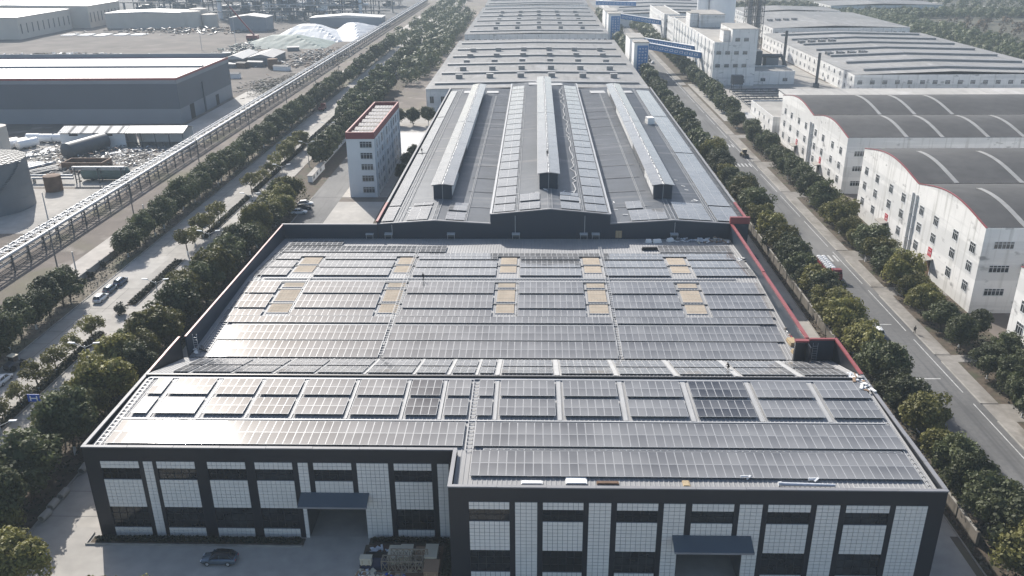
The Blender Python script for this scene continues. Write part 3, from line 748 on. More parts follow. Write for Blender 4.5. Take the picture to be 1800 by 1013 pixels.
# monitors
MON = [(-23.7, 19.0, 'left'), (3.2, 22.0, 'middle'), (32.0, 19.0, 'right')]
for mx, ze, nm in MON:
    hw, y0, y1, zr = 2.85, 208.5, 363.0, ze + .45
    zb = zh(mx) - .5
    mb = MB(); mb.box(mx - 2.3, mx + 2.3, y0, y1, zb, ze + .1, 'navy_wall')
    mb.prism([(mx - 2.3, ze + .1), (mx + 2.3, ze + .1), (mx, ze + .36)], 'y', y0, y1, 'navy_wall'); mon = mb.build('roof_monitor', rear)
    for s in (-1, 1):
        mb = MB(); mb.poly([(mx, y0 - .5, zr), (mx + s * hw, y0 - .5, ze), (mx + s * hw, y1 + .5, ze), (mx, y1 + .5, zr)][::s], 'metal_roof_dark'); mb.build('monitor_roof', mon)
        mb = MB(); yy = y0 + 1.0                     # louvre windows along the sides
        while yy < y1 - 3:
            x = mx + s * 2.33
            mb.box(min(x, x + s * .06), max(x, x + s * .06), yy, yy + 2.6, zb + 1.2, ze - .3, 'white_wall' if (int(yy) % 3) else 'dark_glass'); yy += 3.1
        mb.build('louvre', mon)
    mb = MB(); mb.cyl((mx, y0 - .08, zb), (mx, y0 - .08, ze + .2), .07, .07, 6, 'alu'); mb.build('downpipe', mon)
    n = 60
    for s, sd_ in ((-1, 'left'), (1, 'right')):
        ang = math.atan(.45 / hw) * s
        for k in range(2):
            ya, yb = (y0 - .3 + k * 77.6, y0 - .3 + k * 77.6 + 77.2)
            array(*(sorted((mx + s * .28, mx + s * (hw - .02)))), ya, yb, 1, 66, (ze + zr) / 2 - .03, 0, ang, '%s half of the panels on the %s roof monitor, %s stretch' % (sd_, nm, ('near', 'far')[k]), 'panels on the roof monitors', lift=.16, sky_tint=True)
    mb = MB(); yy = y0
    while yy < y1 - 5:
        w = R_.uniform(1.0, 3.5); xx = mx + R_.uniform(-.08, .12)
        mb.box(xx - .1, xx + .1, yy, yy + w, zr - .02, zr + R_.uniform(.05, .14), 'foam_white'); yy += w + R_.uniform(.2, 2.0)
    mb.build('ridge_foam', mon)
# arrays on the rear roofs
def harr(x0, x1, y0, y1, nc, nr, label):
    s = math.atan((zh(x1 - .01) - zh(x0 + .01)) / (x1 - x0))
    array(x0, x1, y0, y1, nc, nr, zh((x0 + x1) / 2), 0, -s, label, 'panel blocks on the rear hall', lift=.3, sky_tint=True)
y = 191.5; k = 0
while y < 368:
    n, L_ = (5, 5.6) if k < 2 else (7, 7.9)
    harr(-10.0, -5.0, y, y + L_, 2, n, 'panel block in the left column of the raised middle roof, %s from the near end' % nth(k))
    harr(11.7, 16.8, y, y + L_, 2, n, 'panel block in the right column of the raised middle roof, %s from the near end' % nth(k))
    y += L_ + (.9 if k < 2 else .75); k += 1
for i, (a, b, y0, y1, nc, nr, lb) in enumerate(((-3.9, .9, 191.7, 197.2, 2, 5, 'panel block at the gable edge just left of the middle ridge tray'), (-3.9, .9, 198.7, 204.6, 2, 5, 'panel block left of the middle ridge tray, behind the gable edge block'),
    (5.9, 10.5, 191.7, 197.0, 2, 5, 'panel block at the gable edge just right of the middle ridge tray'), (5.9, 10.5, 198.6, 202.2, 2, 3, 'panel block right of the middle ridge tray, behind the gable edge block'), (5.9, 10.5, 202.7, 205.2, 2, 2, 'small panel block in front of the middle monitor on its right'),
    (-30.7, -25.7, 191.6, 202.2, 2, 9, 'panel block left of the left ridge tray near the gable'), (-30.4, -25.7, 203.2, 205.6, 2, 2, 'small panel block in front of the left roof monitor'),
    (-21.4, -16.9, 191.6, 197.6, 2, 5, 'panel block at the gable edge right of the left ridge tray'), (-21.4, -16.9, 199.0, 205.2, 2, 5, 'panel block behind the gable edge block, right of the left ridge tray'),
    (22.5, 31.0, 191.6, 199.6, 4, 7, 'panel block at the gable edge left of the right ridge tray'), (22.3, 26.2, 201.0, 206.8, 2, 5, 'panel block in front of the right roof monitor on its left'),
    (33.5, 41.2, 191.7, 205.0, 3, 11, 'panel block of three columns right of the right ridge tray'))):
    harr(a, b, y0, y1, nc, nr, lb)
y = 192.0
for k, L_ in enumerate((12.0, 55.0, 56.0, 56.5)):
    harr(-36.7, -33.9, y, y + L_ - .7, 1, round(L_ / 1.15), 'long single column of panels down the left roof edge, %s stretch from near' % nth(k))
    harr(42.6, 48.2, y, y + L_ - .7, 2, round(L_ / 1.15), 'double column of panels down the right roof edge, %s stretch from near' % nth(k)); y += L_ + .2
# vent hoods and pipes on the blue-black back wall
for px in (650, 683, 793, 907, 1026, 1047, 1185):
    x = P(px, 413, 12.2)[0]
    b = MB(); b.box(x - .85, x + .85, YH - .75, YH - .02, 11.75, 12.3, 'steel_dark'); b.prism([(YH - .95, 12.3), (YH - .02, 12.55), (YH - .02, 12.65), (YH - .95, 12.4)], 'x', x - .95, x + .95, 'alu')
    for s in (-1, 1): b.box(x + s * .8 - .05, x + s * .8 + .05, YH - .9, YH - .8, 11.2, 12.3, 'alu')
    b.build('vent_hood', rear)
x = P(1087, 412, 12)[0]
mb = MB(); mb.box(x - .75, x + .75, YH - .12, YH - .01, 11.4, 13.1, 'wood')
for q in (-.7, 0, .7): mb.box(x + q - .06, x + q + .06, YH - .16, YH - .12, 11.4, 13.1, 'cardboard')
mb.build('wooden_hatch', rear)
for px, z in ((691, 14.6), (906, 16.8), (1027, 16.8), (1184, 15.2)):
    x = P(px, 395, 14)[0]; b = MB(); b.cyl((x, YH - .1, 12.0), (x, YH - .1, z), .08, .08, 6, 'alu'); b.build('downpipe', rear)
wall_ladder(rear, P(662, 410, 12)[0], YH - .15, 11.3, 14.6, .5)
# small scaffold box, boards by the monitors
def loose(name, label, cat, boxes, loc, rz=0, group=None):
    t = MB()
    for (x0, x1, y0, y1, z0, z1, m) in boxes: t.box(x0, x1, y0, y1, z0, z1, m)
    o = t.build(name); o.location = loc; o.rotation_euler = (0, 0, rz); tag(o, label, cat, group); return o

# ------------------------------------------------------------------ the row of old halls beyond
def old_hall(x0, x1, y0, y1, z, label, vents, boxes, wall='white_wall', roof='old_roof', wins=0, rise=.8):
    t = thing('old_hall', label, 'factory hall', ((x0 + x1) / 2, y0, 0))
    mb = MB(); mb.box(x0, x1, y0, y0 + .4, 0, z, wall); mb.build('front_wall', t)
    mb = MB(); mb.box(x0, x0 + .4, y0 + .4, y1, 0, z, wall); mb.build('side_wall', t)
    mb = MB(); mb.box(x1 - .4, x1, y0 + .4, y1, 0, z, wall); mb.build('side_wall', t)
    mb = MB(); mb.box(x0 + .4, x1 - .4, y1 - .4, y1, 0, z, wall); mb.build('rear_wall', t)
    xc = (x0 + x1) / 2; zr = lambda x, y: z + .1 + rise * (1 - abs(x - xc) / (xc - x0))
    for a, b in ((x0 - .3, xc), (xc, x1 + .3)):
        mb = MB(); sheet(mb, y0 - .3, y1 + .3, a, b, zr, 1.1, .06, roof, 'x'); mb.build('roof_sheet', t)
    for i in range(vents):
        y = y0 + (y1 - y0) * (i + .35) / vents
        for a, b in ((x0 + 3, xc), (xc, x1 - 3)):
            mb = MB()
            p = lambda x, y, d: (x, y, zr(x, y) + d)
            mb.faces([p(a, y - .8, 0), p(b, y - .8, 0), p(b, y + .8, 0), p(a, y + .8, 0), p(a, y - .8, .9), p(b, y - .8, .9), p(b, y + .8, .9), p(a, y + .8, .9)], [(4, 5, 6, 7), (0, 1, 5, 4), (1, 2, 6, 5), (2, 3, 7, 6), (3, 0, 4, 7)], 'vent_grey')
            mb.faces([p(a - .3, y - 1.1, .9), p(b, y - 1.1, .9), p(b, y + 1.1, 1.1), p(a - .3, y + 1.1, 1.1)], [(0, 1, 2, 3)], 'metal_roof')
            mb.build('ridge_vent', t)
    for (bx, by) in boxes:
        mb = MB(); zz = zr(bx, by); mb.box(bx - 1.6, bx + 1.6, by - 1.2, by + 1.2, zz, zz + 1.9, 'vent_grey'); mb.box(bx - 1.8, bx + 1.8, by - 1.4, by + 1.4, zz + 1.9, zz + 2.1, 'metal_roof'); mb.build('vent_box', t)
    if wins:
        for i in range(wins):
            x = x0 + (x1 - x0) * (i + .5) / wins
            mb = MB(); mb.box(x - 1.0, x + 1.0, y0 - .06, y0, z * .42, z * .72, 'window_frame'); mb.box(x - .85, x - .06, y0 - .09, y0 - .06, z * .44, z * .70, 'window_glass'); mb.box(x + .06, x + .85, y0 - .09, y0 - .06, z * .44, z * .70, 'window_glass'); mb.build('window', t)
    return t
bx1 = [(-38 + 15.2 * i + (j * .0), 427 + 25.5 * j) for j in range(5) for i in range(6)]
old_hall(-51, 51.5, 398, 588, 11.5, 'big pale ribbed old hall directly behind the rear hall, with rows of vent boxes', 6, bx1, wins=20)
bx2 = [(-30 + 16 * i, 655 + 34 * j) for j in range(5) for i in range(5)]
old_hall(-51, 51, 627, 862, 11.5, 'second pale old hall in line, beyond the vent box hall', 6, bx2, wins=24)
old_hall(-51, 51, 888, 1150, 11.5, 'most distant pale old hall of the line, at the top picture edge', 6, [], wins=20)
# ------------------------------------------------------------------ windows shared by the plain white buildings
WIN = {}
def win_mesh(w, h, nx=3):
    k = (w, h, nx)
    if k not in WIN:
        b = MB()                                   # faces -Y, centred at origin on the wall plane
        b.box(-w / 2 - .12, w / 2 + .12, -.10, 0, -h / 2 - .16, -h / 2 - .02, 'window_frame')
        for i in range(nx + 1):
            x = -w / 2 + w * i / nx; b.box(x - .05, x + .05, -.08, 0, -h / 2, h / 2, 'window_frame')
        for z in (-h / 2, h * .2, h / 2): b.box(-w / 2, w / 2, -.07, 0, z - .05, z + .05, 'window_frame')
        b.poly([(-w / 2, -.03, -h / 2), (w / 2, -.03, -h / 2), (w / 2, -.03, h / 2), (-w / 2, -.03, h / 2)], 'window_glass')
        WIN[k] = b.mesh('window')
    return WIN[k]
def window(parent, x, y, z, w, h, face='-y', nx=3):
    o = bpy.data.objects.new('window', win_mesh(w, h, nx)); COL.objects.link(o); o.parent = parent
    o.location = Vector((x, y, z)) - parent.location
    o.rotation_euler = (0, 0, {'-y': 0, '-x': -math.pi / 2, '+x': math.pi / 2, '+y': math.pi}[face])
    return o
def glyph(b, cx, cz, w, h, fn, m, n=6, seed=0):
    """brush strokes of an unreadably small character, on the plane given by fn(u, v)"""
    r = random.Random(seed)
    for k in range(n):
        if r.random() < .55: u0, u1, v0, v1 = -w / 2, w / 2, r.uniform(-h / 2, h / 2), 0; v1 = v0 + h * .11
        else: u0 = r.uniform(-w / 2, w / 2); u1 = u0 + w * .12; v0, v1 = -h / 2, h / 2
        b.poly([fn(cx + u0, cz + v0), fn(cx + u1, cz + v0), fn(cx + u1, cz + v1), fn(cx + u0, cz + v1)], m)

# ------------------------------------------------------------------ white vaulted sheds on the right
def vault_profile(y0, y1, ze, rise, n=14):
    return [(y0 + (y1 - y0) * i / n, ze + rise * max(0.0, math.sin(math.pi * i / n)) ** 1.1) for i in range(n + 1)]
def barn(label, X, X1, spans, ze, rise, zbase=0):
    t = thing('vaulted_shed', label, 'warehouse', (X, spans[0][0], 0))
    for (y0, y1) in spans:
        pr = vault_profile(y0, y1, ze, rise)
        mb = MB(); mb.prism([(y0, 0)] + [(y1, 0)] + list(reversed(pr)), 'x', X, X + .5, 'white_wall'); mb.build('gable_wall', t)
        mb = MB(); mb.prism([(y1, 0), (y1, ze), (y1 - .5, ze), (y1 - .5, 0)], 'x', X + .5, X1, 'white_wall'); mb.build('side_wall', t)
        if y0 == spans[0][0]:
            mb = MB(); mb.prism([(y0, 0), (y0 + .5, 0), (y0 + .5, ze), (y0, ze)], 'x', X + .5, X1, 'white_wall'); mb.build('side_wall', t)
        # red edge along the gable
        mb = MB(); outer = [(a, b + .13) for a, b in pr]; mb.prism(pr + list(reversed(outer)), 'x', X - .12, X + .3, 'red_coping'); mb.build('gable_coping', t)
        # ribbed vault
        prv = vault_profile(y0 + .2, y1 - .2, ze + .05, rise, 18); mb = MB(); n = len(prv); xs_ = []
        k = int((X1 - X) / 1.2)
        pts = []; 
        for i in range(k + 1):
            x = X + .3 + (X1 - X - .3) * i / k
            for (yy, zz) in prv: pts.append((x, yy, zz + (.05 if i % 2 else 0)))
        mb.faces(pts, [(i * n + j, (i + 1) * n + j, (i + 1) * n + j + 1, i * n + j + 1) for i in range(k) for j in range(n - 1)], 'vault_roof', True); mb.build('vault', t)
    return t
def vault_strip(t, x, y0, y1, ze, rise, f0=.0, f1=.66, w=1.0):
    pr = vault_profile(y0 + .2, y1 - .2, ze + .16, rise, 40); a, b = int(f0 * 40), int(f1 * 40)
    mb = MB(); pts = []
    for (yy, zz) in pr[a:b + 1]: pts += [(x, yy, zz), (x + w, yy, zz)]
    mb.faces(pts, [(2 * i, 2 * i + 1, 2 * i + 3, 2 * i + 2) for i in range(b - a)], 'vault_light', True)
    for q in (0, w): 
        for i in range(a, b): mb.bar((x + q, *pr[i]), (x + q, *pr[i + 1]), .12, .1, 'vault_light')
    mb.build('skylight_strip', t)
def red_sign(t, X, y, z, seed):
    b = MB(); b.box(X - .08, X, y - 1.0, y + 1.0, z - 1.25, z + 1.25, 'red_sign')
    fn = lambda u, v: (X - .10, y - u, z + v)
    for k in range(4): glyph(b, -.6 + .4 * k, -.1 + .12 * math.sin(k), .3, .75, fn, 'sign_white', 4, seed + k)
    b.poly([fn(-.75, .75), fn(.75, .75), fn(.75, .85), fn(-.75, .85)], 'sign_white')
    b.build('sign_board', t)
def barn_door(t, X, y, w=3.2, h=4.2, dark=True):
    b = MB(); b.box(X - .05, X, y - w / 2, y + w / 2, 0, h, 'dark_void' if dark else 'rust_brown')
    for s in (-1, 1): b.box(X - .12, X, y + s * w / 2 - .15, y + s * w / 2 + .15, 0, h + .1, 'white_wall')
    b.build('door', t)
    b = MB(); b.prism([(X - 2.0, h + .3), (X, h + .6), (X, h + .85), (X - 2.0, h + .5)], 'y', y - w / 2 - .6, y + w / 2 + .6, 'flat_roof'); b.build('door_canopy', t)
def down_pipes(t, X, ys, z):
    for y in ys:
        b = MB(); b.cyl((X - .25, y, .2), (X - .25, y, z), .22, .22, 8, 'window_frame')
        for k in range(5): b.box(X - .5, X, y - .35, y + .35, 2 + k * 3.2, 2.2 + k * 3.2, 'window_frame')
        b.build('downpipe', t)
B = barn('white twin vaulted shed in the middle of the three along the road', 95.0, 330, [(173.4, 208.0), (208.0, 245.6)], 19.6, 2.5)
for y in (241.5, 233.2, 223.3, 214.9, 203.7, 195.5, 185.4, 177.2):
    window(B, 95, y, 13.95, 2.3, 2.3, '-x', 3); window(B, 95, y, 9.65, 2.3, 2.3, '-x', 3)
    if abs(y - 223.3) > 1 and abs(y - 195.5) > 1: window(B, 95, y, 5.0, 2.3, 2.3, '-x', 3)
red_sign(B, 95, 223.4, 5.6, 3); red_sign(B, 95, 195.7, 5.9, 9); barn_door(B, 95, 223.8); barn_door(B, 95, 195.6, dark=False); down_pipes(B, 95, (209.3, 207.0), 17)
for z in (15.8, 10.4, 5.0): window(B, 99.5, 173.4, z, 4.2, 1.6, '-y', 5)
for i, x in enumerate((103, 119, 135, 151, 170, 190)):
    vault_strip(B, x, 173.4, 208, 19.6, 2.5); vault_strip(B, x + 1, 208, 245.6, 19.6, 2.5)
mb = MB(); mb.box(104.2, 107.2, 171.9, 173.4, 10.4, 10.6, 'white_wall'); mb.box(104.2, 107.2, 171.9, 172.0, 10.6, 11.6, 'old_concrete'); mb.box(104.2, 104.3, 172.0, 173.4, 10.6, 11.6, 'old_concrete'); mb.box(104.9, 106.1, 173.32, 173.4, 10.6, 12.9, 'dark_void'); mb.box(104.2, 107.0, 172.2, 173.4, 14.2, 14.4, 'flat_roof'); mb.build('balcony', B)
A = barn('farthest white twin vaulted shed, next to the small white house', 97.3, 340, [(266.0, 302.0), (302.0, 342.0)], 18.0, 2.5)
for y in (336.1, 327.5, 317.7, 309.0, 297.4, 289.0, 279.1, 270.9):
    window(A, 97.3, y, 12.85, 2.3, 2.3, '-x', 3); window(A, 97.3, y, 8.1, 2.3, 2.3, '-x', 3)
    if abs(y - 317.7) > 1 and abs(y - 289) > 1: window(A, 97.3, y, 3.6, 2.3, 2.3, '-x', 3)
red_sign(A, 97.3, 317.6, 4.7, 21); red_sign(A, 97.3, 289.3, 4.9, 27); barn_door(A, 97.3, 318.2, h=3.2); barn_door(A, 97.3, 290.0, h=3.2); down_pipes(A, 97.3, (303.2, 300.8), 15.5)
for z in (13.0, 8.2, 3.4): window(A, 102, 266, z, 4.2, 1.6, '-y', 5)
for i, x in enumerate((115, 126, 140, 151, 163, 176)):
    vault_strip(A, x, 266, 302, 18, 2.5, .0, .66)
for i, x in enumerate((120, 132, 145, 200)): vault_strip(A, x, 302, 342, 18, 2.5, .0, .66)
Cb = barn('nearest white vaulted shed, cut by the right picture edge', 94.0, 320, [(86, 121), (121, 156.4)], 17.5, 2.5)
for y in (152.4, 143, 133):
    for z in (14.6, 10.6, 6.2): window(Cb, 94, y, z, 2.3, 2.3, '-x', 3)
# ------------------------------------------------------------------ flat block builder
def block(label, x0, x1, y0, y1, z, name='white_building', cat='building', wall='white_wall', parapet=.6):
    t = thing(name, label, cat, ((x0 + x1) / 2, y0, 0))
    mb = MB(); mb.box(x0, x1, y0, y1, 0, z, wall); mb.build('wall', t)
    mb = MB(); mb.box(x0 + .35, x1 - .35, y0 + .35, y1 - .35, z + .002, z + .05, 'flat_roof')
    mb.build('roof', t)
    mb = MB()
    for (a, b, c, d) in ((x0, x1, y0, y0 + .3), (x0, x1, y1 - .3, y1), (x0, x0 + .3, y0 + .3, y1 - .3), (x1 - .3, x1, y0 + .3, y1 - .3)): mb.box(a, b, c, d, z, z + parapet, wall)
    mb.build('parapet', t)
    return t
def upper(t, x0, x1, y0, y1, z0, z1, wall='white_wall'):
    mb = MB(); mb.box(x0, x1, y0, y1, z0, z1, wall); mb.box(x0 - .15, x1 + .15, y0 - .15, y1 + .15, z1 + .002, z1 + .25, 'flat_roof'); mb.build('roof_house', t)
h2 = block('small two-storey white house before the farther vaulted shed', 95.5, 111, 346, 384, 8.0, 'white_house', 'house')
for y in (352, 360, 368, 376): window(h2, 95.5, y, 5.8, 1.5, 1.7, '-x'); window(h2, 95.5, y - 2, 2.2, 1.5, 1.7, '-x')
window(h2, 100.5, 346, 5.8, 2.6, 1.8); window(h2, 100.5, 346, 2.2, 2.6, 1.8)
f5 = block('tall five-storey white factory block with stained walls and a stair tower on its front corner', 95.4, 118.2, 474.5, 622, 22.3, 'white_factory', 'factory')
upper(f5, 104.5, 118.2, 474.45, 506, 22.4, 29.6); upper(f5, 101.0, 104.4, 480, 490, 22.4, 28.2); upper(f5, 101.5, 117, 556, 590, 22.4, 30.0); upper(f5, 96.2, 101.2, 560, 576, 22.4, 30.5)
for z, xs_ in ((24.2, (107.6, 112.2)), (17.4, (98.1, 102.8, 107.5, 112.1)), (10.6, (98.0, 102.8, 107.5, 112.1)), (2.4, (97.9, 112.0))):
    for x in xs_: window(f5, x, 474.45, z, 2.5, 1.9, '-y', 4)
for k in range(24):
    y = 480 + k * 5.8
    for z in (3.2, 9.0, 16.8): window(f5, 95.4, y, z, 1.6, 1.9, '-x', 2)
for k in range(13):
    mb = MB(); y = 477 + k * 11.6; mb.box(95.1, 95.4, y - .25, y + .25, 0, 22.3, 'clean_wall'); mb.build('pilaster', f5)
for k in range(5): window(f5, 101.5, 559 + k * 6.2, 26.5, 1.5, 2, '-x', 2)
an = block('low white annex with blue-grey windows beside the tall white factory block', 118.3, 141, 478, 500, 6.5, 'annex', 'building')
for x in (124, 136): window(an, x, 478, 2.6, 2.6, 1.8)
for i, (x0, x1, y0, y1, z, lb) in enumerate(((98, 116, 632, 668, 19.5, 'narrow white block with grey windows just behind the tall white factory'), (96, 108, 672, 760, 20, 'long white block with a parapet roof standing behind the narrow white block'))):
    w = block(lb, x0, x1, y0, y1, z)
    for zz in (4, 10, 16):
        for q in (x0 + 3, x0 + 9): window(w, q, y0, zz, 2.4, 2.4, '-y', 2)
        for k in range(6): window(w, x0, y0 + 4 + k * 6, zz, 1.6, 2, '-x', 2)
# silos and the twin lattice-cased chimneys
t = thing('storage_silo', 'big round white storage silo behind the white factory roof houses', 'silo', (127, 615, 0))
mb = MB(); mb.cyl((127, 615, 20), (127, 615, 44), 8.8, 8.8, 36, 'silo_white'); mb.build('silo_shell', t)
mb = MB(); mb.cyl((127, 615, 44), (127, 615, 47), 8.8, 2, 36, 'silo_white'); mb.build('silo_roof', t)
mb = MB()
for k in range(10):
    a = k * .628; mb.bar((127 + 8 * math.cos(a), 615 + 8 * math.sin(a), 0), (127 + 8 * math.cos(a), 615 + 8 * math.sin(a), 20), .8, .8, 'blue_paint')
mb.cyl((127, 615, 18.5), (127, 615, 20), 9.2, 9.2, 24, 'blue_paint'); mb.build('silo_base', t)
t = thing('storage_silo', 'slim round white silo touching the big round white silo on its left', 'silo', (114.5, 618, 0))
mb = MB(); mb.cyl((114.5, 618, 0), (114.5, 618, 44), 4.2, 4.2, 24, 'silo_white'); mb.build('silo_shell', t)
mb = MB(); mb.cyl((114.5, 618, 44), (114.5, 618, 46), 4.2, .8, 24, 'silo_white'); mb.build('silo_roof', t)
for i, (x, y) in enumerate(((123.5, 520), (129.0, 522))):
    t = thing('factory_chimney', ('left' if i == 0 else 'right') + ' one of the twin grey chimneys cased in steel lattice by the white factory', 'chimney', (x, y, 0))
    mb = MB(); mb.cyl((x, y, 0), (x, y, 60), 1.6, 1.35, 20, 'vent_grey'); mb.build('flue', t)
    mb = MB()
    for sx in (-1, 1):
        for sy in (-1, 1): mb.bar((x + sx * 2.6, y + sy * 2.6, 0), (x + sx * 2.6, y + sy * 2.6, 60), .28, .28, 'steel_dark')
    for k in range(15):
        z = k * 4
        for a, b in (((-1, -1), (1, -1)), ((1, -1), (1, 1)), ((1, 1), (-1, 1)), ((-1, 1), (-1, -1))):
            mb.bar((x + a[0] * 2.6, y + a[1] * 2.6, z), (x + b[0] * 2.6, y + b[1] * 2.6, z + 4), .14, .14, 'steel_dark'); mb.bar((x + a[0] * 2.6, y + a[1] * 2.6, z), (x + b[0] * 2.6, y + b[1] * 2.6, z), .2, .2, 'steel_dark')
    mb.build('lattice', t)
for i, (x, y, h_, r) in enumerate(((146, 520, 24, .8), (150, 468, 18, .75))):
    t = thing('exhaust_stack', ('farther' if i == 0 else 'nearer') + ' slim dark exhaust stack in front of the big flat hall', 'chimney', (x, y, 0))
    mb = MB(); mb.cyl((x, y, 0), (x, y, h_), r, r, 14, 'steel_dark'); mb.build('flue', t)
    mb = MB(); mb.cyl((x, y, 0), (x, y, 2.2), r * 2.2, r * 2.2, 12, 'refinery_grey'); mb.build('stack_base', t)
t = thing('dust_filter', 'grey dust filter plant with round ducts at the chimney feet', 'machinery', (132, 496, 0))
mb = MB(); mb.box(122, 128, 500, 508, 5, 15, 'refinery_grey'); mb.box(131, 138, 502, 510, 4, 11, 'tank_grey'); mb.build('filter_house', t)
mb = MB(); mb.cyl((128, 504, 12), (140, 503, 12), 1, 1, 12, 'refinery_grey'); mb.cyl((140, 503, 12), (143, 503, 5), 1, 1, 12, 'refinery_grey'); mb.build('duct', t)
mb = MB()
for x in (122.5, 127.5, 131.5, 137.5):
    for y in (500.5, 509.5): mb.bar((x, y, 0), (x, y, 5), .3, .3, 'steel_dark')
mb.build('frame', t)
t = thing('open_pipe_yard', 'low open rack of grey pipes and vessels before the low annex', 'machinery', (108, 440, 0))
for k in range(7):
    mb = MB(); y = 408 + k * 7.0; mb.cyl((100, y, 2.2), (134, y + 1, 2.2), .35, .35, 8, 'refinery_grey'); mb.build('pipe', t)
for k in range(9):
    mb = MB(); x = 101 + k * 4; mb.box(x - .15, x + .15, 406, 454, 1.6, 1.9, 'steel_dark'); mb.box(x - .15, x + .15, 406, 406.4, 0, 1.6, 'steel_dark'); mb.box(x - .15, x + .15, 453, 453.4, 0, 1.6, 'steel_dark'); mb.build('support_frame', t)
t = thing('steel_hopper', 'grey square hopper on legs before the tall white factory', 'machinery', (106.5, 462, 0))
mb = MB(); mb.box(103.5, 109, 459, 464, 3, 7.5, 'refinery_grey'); mb.build('bin', t)
mb = MB()
for x in (104, 108.5):
    for y in (459.5, 463.5): mb.bar((x, y, 0), (x, y, 3), .3, .3, 'steel_dark')
mb.build('leg_frame', t)
# ------------------------------------------------------------------ wide flat halls on the right
def wide_hall(label, pts, z, vents, fans=0, wall='white_wall', windows=True):
    """pts: x0,x1,y0,y1"""
    x0, x1, y0, y1 = pts
    t = thing('flat_roofed_hall', label, 'factory hall', ((x0 + x1) / 2, y0, 0))
    xc = x0 + (x1 - x0) * .45; zr = lambda x, y: z + .1 + 1.6 * (1 - (abs(x - xc) / (xc - x0) if x < xc else (x - xc) / (x1 - xc)))
    for n, (a, b, c, d) in (('front_wall', (x0, x1, y0, y0 + .4)), ('side_wall', (x0, x0 + .4, y0 + .4, y1)), ('side_wall', (x1 - .4, x1, y0 + .4, y1)), ('rear_wall', (x0 + .4, x1 - .4, y1 - .4, y1))):
        mb = MB(); mb.box(a, b, c, d, 0, z, wall); mb.build(n, t)
    for a, b in ((x0 - .2, xc), (xc, x1 + .2)):
        mb = MB(); sheet(mb, y0 - .2, y1 + .2, a, b, zr, 1.3, .06, 'old_roof', 'x'); mb.build('roof_sheet', t)
    for i in range(vents):
        y = y0 + (y1 - y0) * (i + .4) / vents
        for a, b in ((x0 + 8, xc), (xc, x1 - 8)):
            mb = MB(); p = lambda x, y, d: (x, y, zr(x, y) + d)
            mb.faces([p(a, y - .7, 0), p(b, y - .7, 0), p(b, y + .7, 0), p(a, y + .7, 0), p(a, y - .7, 1.1), p(b, y - .7, 1.1), p(b, y + .7, 1.3), p(a, y + .7, 1.3)], [(4, 5, 6, 7), (0, 1, 5, 4), (1, 2, 6, 5), (2, 3, 7, 6), (3, 0, 4, 7)], 'vent_grey')
            mb.faces([p(a - .3, y - 1.0, 1.15), p(b, y - 1.0, 1.15), p(b, y + 1.1, 1.4), p(a - .3, y + 1.1, 1.4)], [(0, 1, 2, 3)], 'metal_roof'); mb.build('ridge_vent', t)
    for k in range(fans):
        x, y = x0 + 9 + (k % 4) * 6.5, y0 + (y1 - y0) * (.38 if k < 4 else .68) 
        mb = MB(); zz = zr(x, y)
        for dx in (0, 2.2): 
            for dy in (0, 4): mb.cyl((x + dx, y + dy, zz), (x + dx, y + dy, zz + 1.5), .9, .9, 10, 'vent_grey'); mb.cyl((x + dx, y + dy, zz + 1.5), (x + dx, y + dy, zz + 1.75), 1.15, 1.15, 10, 'metal_roof')
        mb.build('roof_fan', t)
    if windows:
        n = int((x1 - x0) / 6.3)
        for i in range(n): window(t, x0 + 3 + i * 6.3, y0, z * .62, 2.4, 2.0, '-y', 4)
        n = int((y1 - y0) / 9)
        for i in range(n): window(t, x0, y0 + 4 + i * 9, z * .75, 1.8, 2.2, '-x', 2); window(t, x0, y0 + 4 + i * 9, z * .28, 1.8, 2.2, '-x', 2)
    return t
wide_hall('broad grey flat-roofed hall with long ridge vents and roof fans, right of the chimneys', (161.5, 272, 445, 634), 10, 7, 8)
wide_hall('grey flat-roofed hall behind the broad hall with the long ridge vents', (178, 280, 672, 800), 10, 0, 4)
wide_hall('farther grey flat-roofed hall left behind the chimneys', (188, 275, 815, 862), 10, 0, 2)
wide_hall('far white hall with dark doors standing before the woods', (290, 400, 890, 945), 9, 0)
wide_hall('far grey hall at the top edge, left of the silos', (70, 168, 790, 1000), 11, 5, 0)
t = thing('low_shed', 'long low grey lean-to roof below the broad flat-roofed hall', 'shed', (170, 420, 0))
mb = MB(); mb.box(120, 330, 392, 430, 0, 4.6, 'white_wall'); mb.build('wall', t)
mb = MB(); sheet(mb, 119.5, 330.5, 391.5, 431, lambda x, y: 4.7 + .02 * (y - 391), 1.2, .06, 'old_roof'); mb.build('roof_sheet', t)
t = thing('low_shed', 'small pale blue-roofed shed by the small white house', 'shed', (92.5, 384, 0))
mb = MB(); mb.box(90.5, 94.5, 372, 384, 0, 2.8, 'white_wall'); mb.build('wall', t)
mb = MB(); mb.box(90, 95, 371.5, 384.5, 2.81, 2.95, 'light_strip'); mb.build('roof', t)
